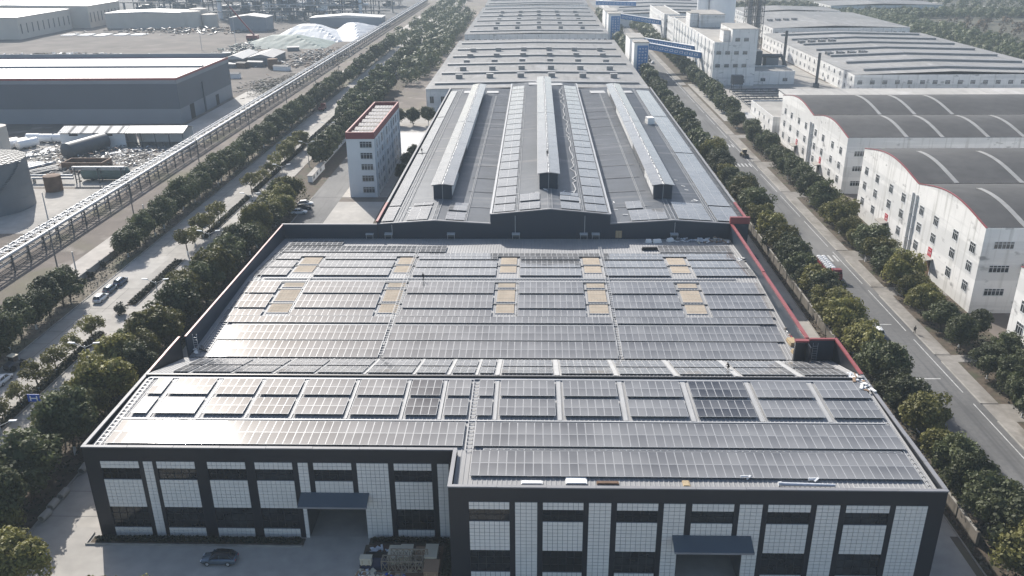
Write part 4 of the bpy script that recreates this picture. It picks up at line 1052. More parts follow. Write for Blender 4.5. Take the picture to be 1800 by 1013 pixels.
# ------------------------------------------------------------------ blue covered bridges over the road and their towers
def bridge(label, y, z0, z1, xa_, xb_, drop):
    t = thing('covered_bridge', label, 'bridge', ((xa_ + xb_) / 2, y, z0))
    mb = MB(); mb.faces([(xa_, y, z0), (xb_, y, z0 - drop), (xb_, y + 3.2, z0 - drop), (xa_, y + 3.2, z0), (xa_, y, z1), (xb_, y, z1 - drop), (xb_, y + 3.2, z1 - drop), (xa_, y + 3.2, z1)], [(0, 3, 2, 1), (4, 5, 6, 7), (0, 1, 5, 4), (1, 2, 6, 5), (2, 3, 7, 6), (3, 0, 4, 7)], 'blue_paint'); mb.build('gallery', t)
    mb = MB(); mb.faces([(xa_, y - .3, z1), (xb_, y - .3, z1 - drop), (xb_, y + 3.5, z1 - drop), (xa_, y + 3.5, z1), (xa_, y - .3, z1 + .3), (xb_, y - .3, z1 - drop + .3), (xb_, y + 3.5, z1 - drop + .3), (xa_, y + 3.5, z1 + .3)], [(0, 3, 2, 1), (4, 5, 6, 7), (0, 1, 5, 4), (1, 2, 6, 5), (2, 3, 7, 6), (3, 0, 4, 7)], 'clean_wall'); mb.build('roof', t)
    n = 10
    for k in range(n):
        x = xa_ + (xb_ - xa_) * (k + .9) / (n + 1); z = (z0 + z1) / 2 - drop * (x - xa_) / (xb_ - xa_); yy = y - .04
        mb = MB(); w, h = 1.0, .62; o = [(-w, -h + .15), (-w + .3, -h), (w - .1, -h), (w, -h + .3), (w, h - .2), (w - .3, h), (-w + .2, h), (-w, h - .3)]
        q = [(a * .78, b * .72) for a, b in o]
        pts = [(x + a, yy, z + b) for a, b in o] + [(x + a, yy, z + b) for a, b in q]
        mb.faces(pts, [(i, (i + 1) % 8, 8 + (i + 1) % 8, 8 + i) for i in range(8)], 'sign_white'); mb.faces([(x + a, yy + .01, z + b) for a, b in q], [tuple(range(8))], 'blue_paint'); mb.build('window', t)
def tower(label, x0, x1, y0, y1, z, seed, sign=True):
    t = thing('stair_tower', label, 'tower', ((x0 + x1) / 2, y0, 0))
    mb = MB(); mb.box(x0, x1, y0, y1, 0, z, 'clean_wall'); mb.build('wall', t)
    mb = MB(); mb.box(x0 - .3, x1 + .3, y0 - .3, y1 + .3, z + .002, z + .5, 'flat_roof'); mb.build('roof', t)
    if sign:
        b = MB(); a, c = x0 + (x1 - x0) * .22, x1 - .25; b.box(a, c, y0 - .1, y0, 1.5, z - 1.4, 'blue_paint'); s = b.build('sign_board', t)
        b = MB()
        for i in range(3):
            for j in range(8): glyph(b, a + (c - a) * (.22 + .28 * i), z - 3.2 - j * (z - 6) / 8.2, .9, .95, lambda u, v: (u, y0 - .13, v), 'sign_white', 6, seed + i * 9 + j)
        b.build('sign_lettering', s)
bridge('blue covered bridge with white framed windows over the road, nearer one', 509, 15.2, 18.6, 63.8, 95.4, 5.5)
bridge('blue covered bridge over the road, directly behind the nearer blue bridge', 533, 15.6, 18.8, 63.8, 95.4, 5.0)
bridge('farther blue covered bridge near the back of the road', 688, 16.2, 19.6, 64, 96.5, 5.0)
tower('white tower with blue board of white characters carrying the nearer blue bridge', 55.5, 63.6, 500, 512, 19.8, 5)
tower('plain white tower just behind the tower with the blue board', 55.0, 63.4, 520, 545, 20.0, 50, False)
tower('far white tower with pale blue board at the farther blue bridge', 54.5, 63.6, 676, 692, 20.5, 80)
tower('plain white tower just behind the far tower', 54.0, 63.4, 700, 730, 20.5, 90, False)
bridge('most distant blue covered bridge at the top picture edge', 830, 15.5, 19.0, 55, 92, 1.0)
# ------------------------------------------------------------------ left : office block
of = thing('office_building', 'white five-storey office block with red roof band and solar panels on its flat roof', 'office building', (-54, 262.2, 0))
ox0, ox1, oy0, oy1, oz = -59.4, -50.6, 262.2, 314.0, 19.8
mb = MB(); mb.box(ox0, ox1, oy0, oy1, 0, oz - .9, 'clean_wall'); mb.build('wall', of)
mb = MB()
for (a, b, c, d) in ((ox0, ox1, oy0, oy0 + .3), (ox0, ox1, oy1 - .3, oy1), (ox0, ox0 + .3, oy0 + .3, oy1 - .3), (ox1 - .3, ox1, oy0 + .3, oy1 - .3)): mb.box(a - .1, b + .1, c - .1, d + .1, oz - 0.9, oz + 1.2, 'red_coping')
mb.build('parapet_band', of)
mb = MB(); mb.box(ox0 + .3, ox1 - .3, oy0 + .3, oy1 - .3, oz - .85, oz - .75, 'scrub'); mb.build('roof', of)
for z in (17.1, 13.55, 9.95, 6.25, 2.5): window(of, -53.3, oy0, z, 3.7, 1.9, '-y', 4)
for k in range(10):
    y = 266 + k * 4.9
    for z in (16.6, 13.0, 9.4, 5.9, 2.4):
        window(of, ox1, y, z, 1.3 if k % 4 == 1 else 2.6, 2.7 if z > 16 else 1.9, '+x', 3)
for k in range(4):
    y = 264 + k * 16; mb = MB(); mb.box(ox1, ox1 + .35, y - .3, y + .3, 0, oz - .9, 'clean_wall'); mb.build('pilaster', of)
for k in range(8):
    y = 264.6 + k * 6.1
    array(-58.4, -51.8, y, y + 3.1, 6, 2, oz - .2, .12, 0, 'tilted solar row on the white office block roof, %s from the near end' % nth(k), 'solar rows on the office roof', lift=.5, sky_tint=True)
# ------------------------------------------------------------------ left : big grey warehouse, shed, tanks
gw = thing('warehouse', 'huge grey metal warehouse with red eave line and pale roof bands', 'warehouse', (-235, 377, 0))
gx0, gx1, gy0, gy1, gz = -330, -158.6, 377.5, 446, 20.2
for n, (a, b, c, d) in (('front_wall', (gx0, gx1, gy0, gy0 + .4)), ('side_wall', (gx1 - .4, gx1, gy0 + .4, gy1)), ('rear_wall', (gx0, gx1 - .4, gy1 - .4, gy1))):
    mb = MB(); mb.box(a, b, c, d, 0, 6.6, 'grey_wall_light'); mb.build(n, gw)
    mb = MB()
    e = .04
    mb.box(a - e, b + e, c - e, d + e, 6.62, 17.6, 'grey_wall'); mb.build('cladding', gw)
    mb = MB(); mb.box(a - e * 2, b + e * 2, c - e * 2, d + e * 2, 17.62, 19.2, 'grey_wall_light'); mb.box(a - e * 3, b + e * 3, c - e * 3, d + e * 3, 19.2, gz, 'red_coping'); mb.build('eave_band', gw)
for i, (a, b, z0, z1) in enumerate(((gy0 + .4, gy0 + 33, 19.2, 20.0), (gy0 + 36, gy1 - .5, 19.6, 20.4))):
    mb = MB(); sheet(mb, gx0, gx1 - .5, a, b, lambda x, y, a=a: 19.0 + .03 * (y - a), 2.0, .06, 'white_roof'); mb.build('roof_sheet', gw)
    for k in range(9):
        x = gx1 - 14 - k * 18; mb = MB(); y = a + 8 + (k % 2) * 12; mb.box(x - 3, x + 3, y, y + .7, 19.0 + .03 * (y - a) + .05, 19.15 + .03 * (y - a), 'flat_roof'); mb.build('roof_light', gw)
mb = MB(); mb.box(gx0, gx1 - .5, gy0 + 33, gy0 + 36, 18.6, 20.8, 'grey_wall_light'); mb.build('ridge_monitor', gw)
mb = MB(); mb.box(gx0, gx1 - .5, gy1 - .5, gy1 - .2, 18, 22.0, 'grey_wall_light'); mb.build('rear_parapet', gw)
for y, w, h in ((391, 5, 6.5), (424, 4, 5.0)):
    mb = MB(); mb.box(gx1, gx1 + .1, y - w / 2, y + w / 2, 0, h, 'dark_void'); mb.build('door', gw)
mb = MB(); mb.box(gx1 + .05, gx1 + .6, 406, 407.2, 0, 14, 'grey_wall'); mb.build('duct', gw)
for i, (x0, x1, m, lb) in enumerate(((-190, -163.2, 'light_strip', 'white half of the long yard shed beside the grey warehouse'), (-163.0, -139.5, 'metal_roof_dark', 'open grey half of the long yard shed, right of its white half'))):
    t = thing('yard_shed', lb, 'shed', ((x0 + x1) / 2, 332, 0))
    mb = MB(); mb.box(x0 + .3, x1 - .3, 341.5, 341.8, 0, 6.2, 'clean_wall')
    if i == 0: mb.box(x0 + .3, x1 - .3, 332, 332.3, 0, 5.4, 'clean_wall'); mb.box(x0 + .3, x0 + .6, 332.3, 341.5, 0, 6.5, 'clean_wall')
    mb.build('wall', t)
    for s, (ya, yb, za, zb_) in enumerate(((331, 337, 5.9, 7.6), (337, 343, 7.6, 5.9))):
        mb = MB(); sheet(mb, x0, x1, ya, yb, lambda x, y, a=ya, b=yb, c=za, d=zb_: c + (d - c) * (y - a) / (b - a), .9, .06, m); mb.build('roof_sheet', t)
    if i == 0:
        for k in range(5):
            x = x0 + 4 + k * 5; mb = MB(); mb.poly([(x, 331.1, 6.03), (x + .9, 331.1, 6.03), (x + .9, 336.9, 7.69), (x, 336.9, 7.69)], 'flat_roof'); mb.build('roof_light', t)
        for x in (-186, -172): mb = MB(); mb.box(x, x + 3.5, 331.95, 332.0, 4.6, 5.3, 'dark_void'); mb.build('opening', t)
    else:
        for k in range(5): mb = MB(); x = x0 + .5 + k * 5.6; mb.bar((x, 331.6, 0), (x, 331.6, 5.9), .3, .3, 'steel_dark'); mb.build('post', t)
def tank(label, x, y, r, h, m='tank_grey', dome=.1, grid=False, cat='tank', name='storage_tank'):
    t = thing(name, label, cat, (x, y, 0))
    mb = MB(); mb.cyl((x, y, 0), (x, y, h), r, r, 40, m, False)
    for k in range(1, 4): mb.cyl((x, y, h * k / 4), (x, y, h * k / 4 + .12), r + .06, r + .06, 40, m)
    mb.build('tank_shell', t)
    mb = MB()
    rings = [[(x + rr * math.cos(a * math.pi / 18), y + rr * math.sin(a * math.pi / 18), h + dome * r * (1 - (rr / r) ** 2)) for a in range(36)] for rr in (r, r * .75, r * .5, r * .25, .05)]
    mb.loft(rings, 'refinery_grey' if grid else m, True, True); rf = mb.build('tank_roof', t)
    if grid:
        mb = MB()
        for k in range(-7, 8):
            q = k * r / 8; l = math.sqrt(r * r - q * q)
            for s in range(8):
                a, b = -l + 2 * l * s / 8, -l + 2 * l * (s + 1) / 8
                zz = lambda u, v: h + dome * r * (1 - (u * u + v * v) / r / r) + .1
                mb.bar((x + a, y + q, zz(a, q)), (x + b, y + q, zz(b, q)), .22, .12, 'steel_dark'); mb.bar((x + q, y + a, zz(q, a)), (x + q, y + b, zz(q, b)), .22, .12, 'steel_dark')
        mb.build('roof_grid', rf)
        mb = MB()
        for k in range(40):
            a = -.2 + k * .035; z = k * h / 40; mb.box(x + (r + .1) * math.cos(-1.2 + a) - .5, x + (r + .1) * math.cos(-1.2 + a) + .5, y + (r + .1) * math.sin(-1.2 + a) - .6, y + (r + .1) * math.sin(-1.2 + a) + .1, z, z + .12, 'tank_grey')
        mb.build('stair', t)
    return t
tank('large round grey storage tank with gridded dome roof at the left edge', -170.5, 251, 13.0, 15.2, grid=True)
tank('pale green round tank at the left edge, in the scrap yard', -207, 318, 4.5, 11.5, 'beige_wall')
tank('short brownish round tank beside the large grey one', -160, 270, 2.7, 5.2, 'rust_brown')
for i, (px, py, r, h) in enumerate(((338, 48, 9, 14), (352, 45, 8, 15), (371, 47, 7, 11))):
    x, y = P(px, py); tank('hazy pale tank far behind the gravel field, %s of three' % ('left', 'middle', 'right')[i], x, y, r, h, 'beige_wall')
def drum(label, x, y, l, r, rz, m, group=None, z=0):
    t = MB(); t.cyl((-l / 2, 0, 0), (l / 2, 0, 0), r, r, 20, m)
    for s in (-1, 1): t.cyl((s * l / 2, 0, 0), (s * (l / 2 + r * .35), 0, 0), r, r * .45, 20, m)
    for k in (-.3, .3): t.box(l * k - .3, l * k + .3, -r * .8, r * .8, -r - .3, -r * .5, 'steel_dark')
    o = t.build('pressure_vessel'); o.location = (x, y, r + .3 + z); o.rotation_euler = (0, 0, rz); tag(o, label, 'tank', group)
drum('big dark grey cylinder vessel lying in the scrap yard', -173.5, 320, 19, 3.1, rad(72), 'steel_dark')
drum('long dark green vessel lying under the white pipe bridge', -148.5, 283, 15, 2.2, 0, 'tarp_green')
for i, (x, y, rz) in enumerate(((-200, 340, 0), (-194, 340, 0), (-206, 341, 0), (-207, 331, 60), (-203, 331, 60), (-211, 331, 60))):
    drum('white cylinder vessel before the grey warehouse, ' + ('left of the two side by side', 'right of the two side by side', 'half hidden at the left end', 'middle of the slanted three', 'right of the slanted three', 'left of the slanted three')[i], x, y, 5.2 if i < 3 else 8, 1.7, rad(rz), 'silo_white', 'white vessels')
# steel pipes laid out in the yard
for pk, (bx, by, n, rz, L_, m) in enumerate(((-196, 322, 6, 62, 13, 'pipe_silver'), (-187, 329, 5, 60, 12, 'pipe_silver'), (-190, 301, 7, 58, 12, 'pipe_silver'), (-180, 296, 6, 55, 16, 'steel_dark'), (-201, 311, 5, 60, 14, 'pipe_silver'), (-172, 300, 5, 52, 13, 'scrap'), (-163, 322, 5, 65, 10, 'pipe_silver'))):
    for i in range(n):
        b = MB(); b.cyl((-L_ / 2, 0, 0), (L_ / 2, 0, 0), .42, .42, 9, m); o = b.build('steel_pipe')
        o.location = (bx + i * 1.35 + R_.uniform(-.2, .2), by + R_.uniform(-.8, .8), .44); o.rotation_euler = (0, 0, rad(rz + R_.uniform(-3, 3)))
        tag(o, 'steel pipe, %s from left in the pile %s' % (nth(i), ('near the pale green tank', 'before the white vessels', 'behind the large grey tank', 'of dark long pipes before the dark vessel', 'at the far left of the yard', 'of brown pipes by the brick bunker', 'in front of the white shed')[pk]), 'pipe', 'steel pipes in the scrap yard')
# heaps of scrap between
def heap(name, label, cx, cy, sx, sy, n, mats, smax, hmax, cat=None, kind='stuff'):
    b = MB()
    for i in range(n):
        u, v = R_.gauss(0, .42), R_.gauss(0, .42); x, y = cx + u * sx, cy + v * sy
        z = hmax * max(0, 1 - u * u - v * v) * R_.random(); s = R_.uniform(.15, 1) * smax; a = R_.uniform(0, 3.14)
        d = Vector((math.cos(a), math.sin(a), R_.uniform(-.15, .25))) * s
        b.bar(Vector((x, y, z + .15)) - d, Vector((x, y, z + .15)) + d, R_.uniform(.15, .7) * smax * .8, R_.uniform(.08, .5) * smax * .7, R_.choice(mats))
    o = b.build(name); o['kind'] = kind
    if cat: tag(o, label, cat)
    return o
heap('scrap_pile', '', -178, 318, 34, 22, 650, ['scrap', 'scrap', 'tank_grey', 'rust_brown', 'scrap', 'pipe_silver'], 1.1, 2.0)
heap('scrap_pile', '', -152, 311, 14, 24, 420, ['scrap', 'flat_roof', 'tank_grey', 'scrap', 'rust_brown', 'tarp_white'], 1.0, 2.4)
heap('scrap_pile', '', -166, 299, 14, 10, 240, ['scrap', 'rust_brown', 'flat_roof'], 1.2, 1.5)
heap('drum_pile', '', -176, 329, 10, 3, 160, ['blue_paint', 'paint_blue', 'tank_grey'], 1.0, 2.0)
heap('scrap_pile', '', -150, 590, 26, 60, 420, ['scrap', 'tank_grey', 'flat_roof', 'rust_brown'], 2.2, 3.0)
heap('rubble_bank', '', -245, 560, 60, 12, 500, ['scrap', 'tarp_white', 'dirt'], 2.2, 3.0)
heap('rubble_bank', '', -215, 640, 20, 50, 260, ['tarp_green', 'tank_grey', 'scrap'], 2.2, 4.0)
heap('building_rubble', '', -150, 480, 16, 30, 380, ['scrap', 'flat_roof', 'scrub'], 1.5, 1.5)
t = thing('brick_bunker', 'low roofless brown brick enclosure filled with rubble in the scrap yard', 'enclosure', (-163, 301, 0))
for (a, b, c, d) in ((-171, -156, 296, 296.5), (-171, -156, 303, 303.5), (-171, -170.5, 296.5, 303), (-156.5, -156, 296.5, 303)):
    mb = MB(); mb.box(a, b, c, d, 0, 2.8, 'rust_brown'); mb.build('wall', t)
# white pipe bridge in front of the dark green vessel
t = thing('pipe_bridge', 'white pipes on a goalpost frame before the dark green vessel', 'pipe bridge', (-150, 281, 0))
for z, dy in ((5.4, 0), (5.4, .7), (4.6, .3)):
    mb = MB(); mb.cyl((-158, 279.5 + dy, z), (-140, 279.5 + dy, z), .3, .3, 8, 'pipe_silver'); mb.build('pipe', t)
for x in (-157, -149, -141):
    mb = MB(); mb.bar((x, 278.9, 0), (x, 278.9, 5.2), .3, .3, 'steel_dark'); mb.bar((x, 281, 0), (x, 281, 5.2), .3, .3, 'steel_dark'); mb.bar((x, 278.9, 5.0), (x, 281, 5.0), .3, .3, 'steel_dark'); mb.build('support_frame', t)
t = thing('pipe_run', 'pair of low white pipes running left from the pipe bridge behind the large tank', 'pipes', (-190, 279, 0))
for z in (1.6, 2.6): mb = MB(); mb.cyl((-230, 279.5, z), (-158.2, 279.5, z), .4, .4, 8, 'pipe_silver'); mb.build('pipe', t)
for k in range(8): mb = MB(); x = -226 + k * 9; mb.box(x - .2, x + .2, 278.8, 280.2, 0, 1.2, 'old_concrete'); mb.build('support_frame', t)
# ------------------------------------------------------------------ the long pipe rack
rk = thing('pipe_rack', 'long elevated rack of silver pipes on steel frames running beside the strip road', 'pipe rack', (-133.6, 170, 0))
for x, z, r in ((-131.3, 4.75, .42), (-132.5, 4.5, .16), (-134.4, 4.55, .2), (-135.1, 4.5, .16), (-135.9, 4.6, .26), (-131.6, 2.9, .2), (-134.6, 2.85, .2)):
    mb = MB(); mb.cyl((x, 150, z), (x, 1090, z), r, r, 10, 'pipe_silver'); mb.build('pipe', rk)
fm = MB()
for x in (-131.1, -136.1): fm.bar((x, 0, 0), (x, 0, 5.1), .3, .3, 'steel_dark')
for z in (2.5, 4.15): fm.bar((-130.8, 0, z), (-136.4, 0, z), .25, .3, 'steel_dark')
fm.bar((-131.1, 0, .3), (-136.1, 0, 2.4), .12, .12, 'steel_dark'); fme = fm.mesh('support_frame')
def _sb(x, z, w):
    q = MB(); q.bar((x, 0.15, z), (x, 7.25, z), w, w, 'steel_dark'); return q.mesh('side_beam')
sme = [_sb(-131.1, 3.6, .22), _sb(-136.1, 3.6, .22), _sb(-131.1, 1.9, .14), _sb(-136.1, 1.9, .14)]
tr_ = MB()
for k in range(2):
    y = k * 3.7; tr_.bar((-131.1, y, 4.95), (-136.1, y + 1.85, 4.95), .16, .12, 'pipe_silver'); tr_.bar((-136.1, y + 1.85, 4.95), (-131.1, y + 3.7, 4.95), .16, .12, 'pipe_silver')
tre = tr_.mesh('bracing')
for k in range(126):
    for me, c in ((fme, True), (sme[0], True), (sme[1], k < 60), (sme[2], k < 60), (sme[3], k < 40), (tre, k < 24)):
        if not c: continue
        o = bpy.data.objects.new(me.name.split('.')[0], me); COL.objects.link(o); o.parent = rk; o.location = Vector((0, 152 + k * 7.4, 0)) - rk.location
# poles
def pole(name, label, x, y, h, m='steel_dark', arm=True, group=None):
    t = thing(name, label, 'pole', (x, y, 0), 0, group)
    mb = MB(); mb.cyl((x, y, 0), (x, y, h), .2, .13, 8, m); mb.build('shaft', t)
    if arm:
        mb = MB(); mb.bar((x - .9, y, h - .7), (x + .9, y, h - .7), .14, .14, m); mb.build('cross_arm', t)
        for s in (-.8, 0, .8): mb = MB(); mb.cyl((x + s, y, h - .62), (x + s, y, h - .25), .07, .05, 6, 'clean_wall'); mb.build('insulator', t)
for i, y in enumerate((196, 239.8, 296, 354, 412, 470, 528)):
    pole('utility_pole', 'dark utility pole on the dirt beside the strip road, %s from the near end' % nth(i), -116.6 - (.8 if i > 1 else 0) - 3.2, y, 11.5, group='utility poles')
for i, (x, y) in enumerate(((-112.3, 191), (-111.8, 230), (-112, 285), (-112, 338), (-112, 392))):
    pole('lamp_pole', 'thin pale lamp pole between strip road and tree row, %s from the near end' % nth(i), x, y, 7.5, 'alu', False, 'thin lamp poles')
for i, (px, py, h) in enumerate(((355, 68, 22), (250 + 165, 60, 26), (90, 390, 12), (57, 530, 0))):
    if h:
        x, y = P(px, py + 20); pole('lamp_pole', ('tall thin mast standing at the edge of the gravel field', 'tall thin mast left of the tarp heap', 'thin lamp pole beside the large grey tank')[i], x, y, h, 'alu', False)
# double-armed street lamps of the boulevard
def street_lamp(label, x, y):
    t = thing('street_lamp', label, 'street lamp', (x, y, 0), 0, 'double-armed street lamps')
    mb = MB(); mb.cyl((0, 0, 0), (0, 0, 8.8), .14, .09, 8, 'alu'); mb.build('pole', t, False)
    for s in (-1, 1):
        mb = MB(); mb.bar((0, 0, 8.4), (s * 1.9, 0, 9.3), .09, .09, 'alu'); mb.build('arm', t, False)
        mb = MB(); mb.prism([(s * 1.7, 9.2), (s * 2.9, 9.38), (s * 2.95, 9.5), (s * 1.7, 9.42)][::s], 'y', -.18, .18, 'clean_wall'); mb.build('lamp_head', t, False)
for i, (x, y) in enumerate(((-82.6, 111), (-82.6, 137.9), (-82.4, 169), (-82.4, 201.5), (-82.4, 235), (-82.4, 268), (-82.4, 301), (-82.4, 334))):
    street_lamp('white double-armed street lamp right of the boulevard, %s from the near end' % nth(i), x, y)
t = thing('road_sign', 'blue direction sign with white arrows on a cantilever pole by the boulevard', 'road sign', (-80.6, 123.3, 0))
mb = MB(); mb.cyl((-80.4, 123.3, 0), (-80.4, 123.3, 6.6), .14, .12, 8, 'alu'); mb.build('pole', t)
mb = MB(); mb.bar((-80.4, 123.3, 6.3), (-85.4, 123.3, 6.3), .12, .12, 'alu'); mb.build('arm', t)
mb = MB(); mb.box(-85.5, -83.4, 123.15, 123.22, 5.6, 7.0, 'blue_sign')
for (a, b, c, d) in ((-85.1, -84.9, 5.8, 6.7), (-84.0, -83.8, 5.8, 6.7), (-84.9, -84.0, 6.15, 6.35)): mb.poly([(a, 123.12, c), (b, 123.12, c), (b, 123.12, d), (a, 123.12, d)], 'sign_white')
mb.build('sign_board', t)
# low walls
def wall(label, x0, x1, y0, y1, h, m='old_concrete', posts=6.0, name='boundary_wall'):
    t = thing(name, label, 'wall', ((x0 + x1) / 2, y0, 0))
    n = max(1, int((y1 - y0) / posts)); p = (y1 - y0) / n
    me = MB(); me.box(-.1, .1, .21, p - .21, 0, h - .12, m); me = me.mesh('wall_panel')
    mc = MB(); mc.box(-.2, .2, -.2, .2, 0, h + .15, m); mc = mc.mesh('wall_post')
    mk = MB(); mk.box(-.17, .17, .21, p - .21, h - .12, h, 'pavement'); mk = mk.mesh('wall_cap')
    for k in range(n + 1):
        for q in ((mc,) if k == n else (me, mc, mk)):
            o = bpy.data.objects.new(q.name.split('.')[0], q); COL.objects.link(o); o.parent = t; o.location = (0, k * p, 0)
wall('long weathered concrete wall with posts between factory alley and tree row', 60.2, 60.6, 96, 372, 2.1, 'old_wall')
wall('grey concrete wall with posts behind the left tree row of the boulevard', -111.4, -111.1, 176, 480, 1.6)
wall('low pale gate fence wall in front of the forecourt parking', -77.8, -77.5, 300, 392, 1.7, 'clean_wall', 3.2)
t = thing('guard_house', 'long low white gatehouse roof beside the forecourt fence', 'gatehouse', (-76.5, 284, 0))
mb = MB(); mb.box(-77.6, -76, 280, 298, 0, 2.2, 'clean_wall'); mb.build('wall', t)
mb = MB(); mb.box(-77.8, -75.8, 279.6, 298.4, 2.21, 2.4, 'old_concrete'); mb.build('roof', t)
for y in (282, 287, 292): window(t, -76, y, 1.3, 1.8, 1.0, '+x', 2)
# ------------------------------------------------------------------ far left : beige sheds, gravel field, tarp heap, refinery
def gable_shed(label, x0, x1, y0, y1, z, wall_, roof, wins=0, name='distant_shed', cat='shed', rise=2.5):
    t = thing(name, label, cat, ((x0 + x1) / 2, y0, 0)); xc = (x0 + x1) / 2
    mb = MB(); mb.box(x0, x1, y0, y1, 0, z, wall_); mb.build('wall', t)
    mb = MB(); mb.prism([(x0 - .5, z + .05), (x1 + .5, z + .05), (x1 + .5, z + .4), (xc, z + rise), (x0 - .5, z + .4)], 'y', y0 - .5, y1 + .5, roof); mb.build('roof', t)
    for i in range(wins):
        mb = MB(); y = y0 + (y1 - y0) * (i + .5) / wins; mb.box(x1, x1 + .12, y - .7, y + .7, z * .25, z * .7, 'dark_void'); mb.build('window', t)
    return t
for i, (x0, x1, y0, y1, z, w, lb) in enumerate(((-600, -424, 715, 800, 17, 10, 'beige hall with tall slit windows at the far left edge, nearer part'), (-560, -410, 806, 870, 19, 9, 'beige hall with tall slit windows at the far left, farther part'), (-392, -318, 800, 832, 13, 3, 'beige flat hall in the middle of the far gravel field edge'))):
    gable_shed(lb, x0, x1, y0, y1, z, 'beige_wall', 'white_roof', w, rise=1.6)
x, y = P(462, 52); gable_shed('pale blue-grey shed left behind the tarp heap', -268, -236, 770, 792, 11, 'grey_wall_light', 'metal_roof')
gable_shed('long pale low hall right behind the tarp heap', -205, -140, 800, 822, 8, 'grey_wall_light', 'white_roof')
gable_shed('small grey-blue open shed in the yard behind the grey warehouse', -186, -170, 560, 590, 4.5, 'tank_grey', 'metal_roof')
gable_shed('small pale roofed hut left of the open yard shed, behind the warehouse', -200, -188, 555, 588, 4.5, 'scrap', 'light_strip')
tank('small brown tank in the yard behind the grey warehouse', -166, 546, 3.2, 6, 'rust_brown')
t = thing('covered_stockpile', 'long heap covered with white and green tarps beside the pipe rack', 'stockpile', (-190, 650, 0))
def pile(y0, y1, x0, x1, h, m, seed):
    r = random.Random(seed); b = MB(); nx, ny = 20, 12; pts = []
    for j in range(ny + 1):
        for i in range(nx + 1):
            u, v = i / nx, j / ny; e = min(1, 2.6 * min(u, 1 - u), 2.2 * min(v, 1 - v)); pts.append((x0 + (x1 - x0) * u, y0 + (y1 - y0) * v, max(0, h * e + r.uniform(-.14, .14) * (0 if e < .02 else 1))))
    b.faces(pts, [(j * (nx + 1) + i, j * (nx + 1) + i + 1, (j + 1) * (nx + 1) + i + 1, (j + 1) * (nx + 1) + i) for j in range(ny) for i in range(nx)], m, False)
    return b
pile(644, 690, -226, -156, 8.0, 'tarp_green', 3).build('green_tarp', t); pile(684, 736, -214, -152, 11.5, 'tarp_white', 5).build('white_tarp', t); pile(690, 800, -172, -139, 9, 'tarp_white', 6).build('white_tarp', t)
for i, (x, y) in enumerate(((-425, 806), (-372, 792), (-350, 790), (-330, 788))): pass
b = MB()
for k in range(5): b.box(-404 + k * 15, -394 + k * 15, 735 + R_.uniform(0, 8), 752, 0, .6, 'foam_white')
stuff(b.build('sheet_stack'))
# refinery
RF = random.Random(5)
def frame_tower(label, x, y, w, d, h, levels, name='process_frame'):
    t = thing(name, label, 'refinery unit', (x, y, 0))
    mb = MB()
    for i in (0, .5, 1):
        for j in (0, 1): mb.bar((x + w * i, y + d * j, 0), (x + w * i, y + d * j, h), .8, .8, 'refinery_grey')
    for k in range(1, levels + 1):
        z = h * k / levels
        for i in (0, .5, 1): mb.bar((x + w * i, y, z), (x + w * i, y + d, z), .5, .5, 'refinery_grey')
        for j in (0, 1): mb.bar((x, y + d * j, z), (x + w, y + d * j, z), .5, .6, 'refinery_grey')
        mb.bar((x, y, z - h / levels), (x + w / 2, y, z), .3, .3, 'refinery_grey'); mb.bar((x + w, y, z - h / levels), (x + w / 2, y, z), .3, .3, 'refinery_grey')
    mb.build('frame', t)
    for k in range(levels):
        z = h * k / levels
        for q in range(3):
            if RF.random() < .75:
                mb = MB(); cx, r = x + RF.uniform(.15, .85) * w, RF.uniform(1.5, 3.2)
                if RF.random() < .5: mb.cyl((cx, y + d / 2, z + .6), (cx, y + d / 2, z + h / levels * RF.uniform(.5, .95)), r, r, 12, RF.choice(['silo_white', 'refinery_grey', 'pipe_silver']))
                else: mb.cyl((cx - 4, y + d / 2, z + r + .5), (cx + 4, y + d / 2, z + r + .5), r * .7, r * .7, 12, RF.choice(['silo_white', 'refinery_grey', 'tank_grey']))
                mb.build('vessel', t)
    for k in range(levels):
        for q in range(2):
            if RF.random() < .7:
                mb = MB(); a, z = x + RF.uniform(0, .75) * w, h * k / levels; mb.box(a, a + RF.uniform(.1, .25) * w, y + 1, y + d - 1, z + .3, z + h / levels * RF.uniform(.35, .9), RF.choice(['refinery_grey', 'tank_grey', 'steel_dark'])); mb.build('equipment_box', t)
    mb = MB()
    for q in range(5): zz = RF.uniform(2, h); mb.cyl((x - 6, y - 1, zz), (x + w + 6, y - 1, zz), .35, .35, 6, 'pipe_silver')
    mb.build('pipework', t)
i = 0
for (x, y, w, d, h, l) in ((-560, 1010, 40, 14, 34, 5), (-505, 960, 34, 14, 26, 4), (-455, 1000, 42, 16, 44, 6), (-400, 940, 30, 12, 24, 4), (-372, 900, 34, 14, 36, 5), (-330, 905, 30, 14, 46, 6), (-295, 900, 26, 12, 40, 5), (-265, 915, 30, 14, 52, 6), (-225, 920, 22, 12, 34, 5), (-198, 905, 30, 14, 42, 5), (-430, 1090, 50, 16, 40, 5), (-340, 1080, 50, 16, 48, 6), (-250, 1060, 46, 16, 40, 5), (-190, 1040, 30, 14, 36, 5), (-640, 1060, 44, 16, 40, 5), (-300, 866, 26, 10, 24, 4), (-262, 870, 24, 10, 30, 4), (-228, 868, 26, 10, 22, 3), (-600, 950, 40, 12, 22, 4), (-540, 905, 40, 12, 18, 3), (-470, 900, 36, 12, 22, 4)):
    frame_tower('hazy refinery steel frame with vessels on the far left horizon, %s built from the right' % nth(20 - i), x, y, w, d, h, l); i += 1
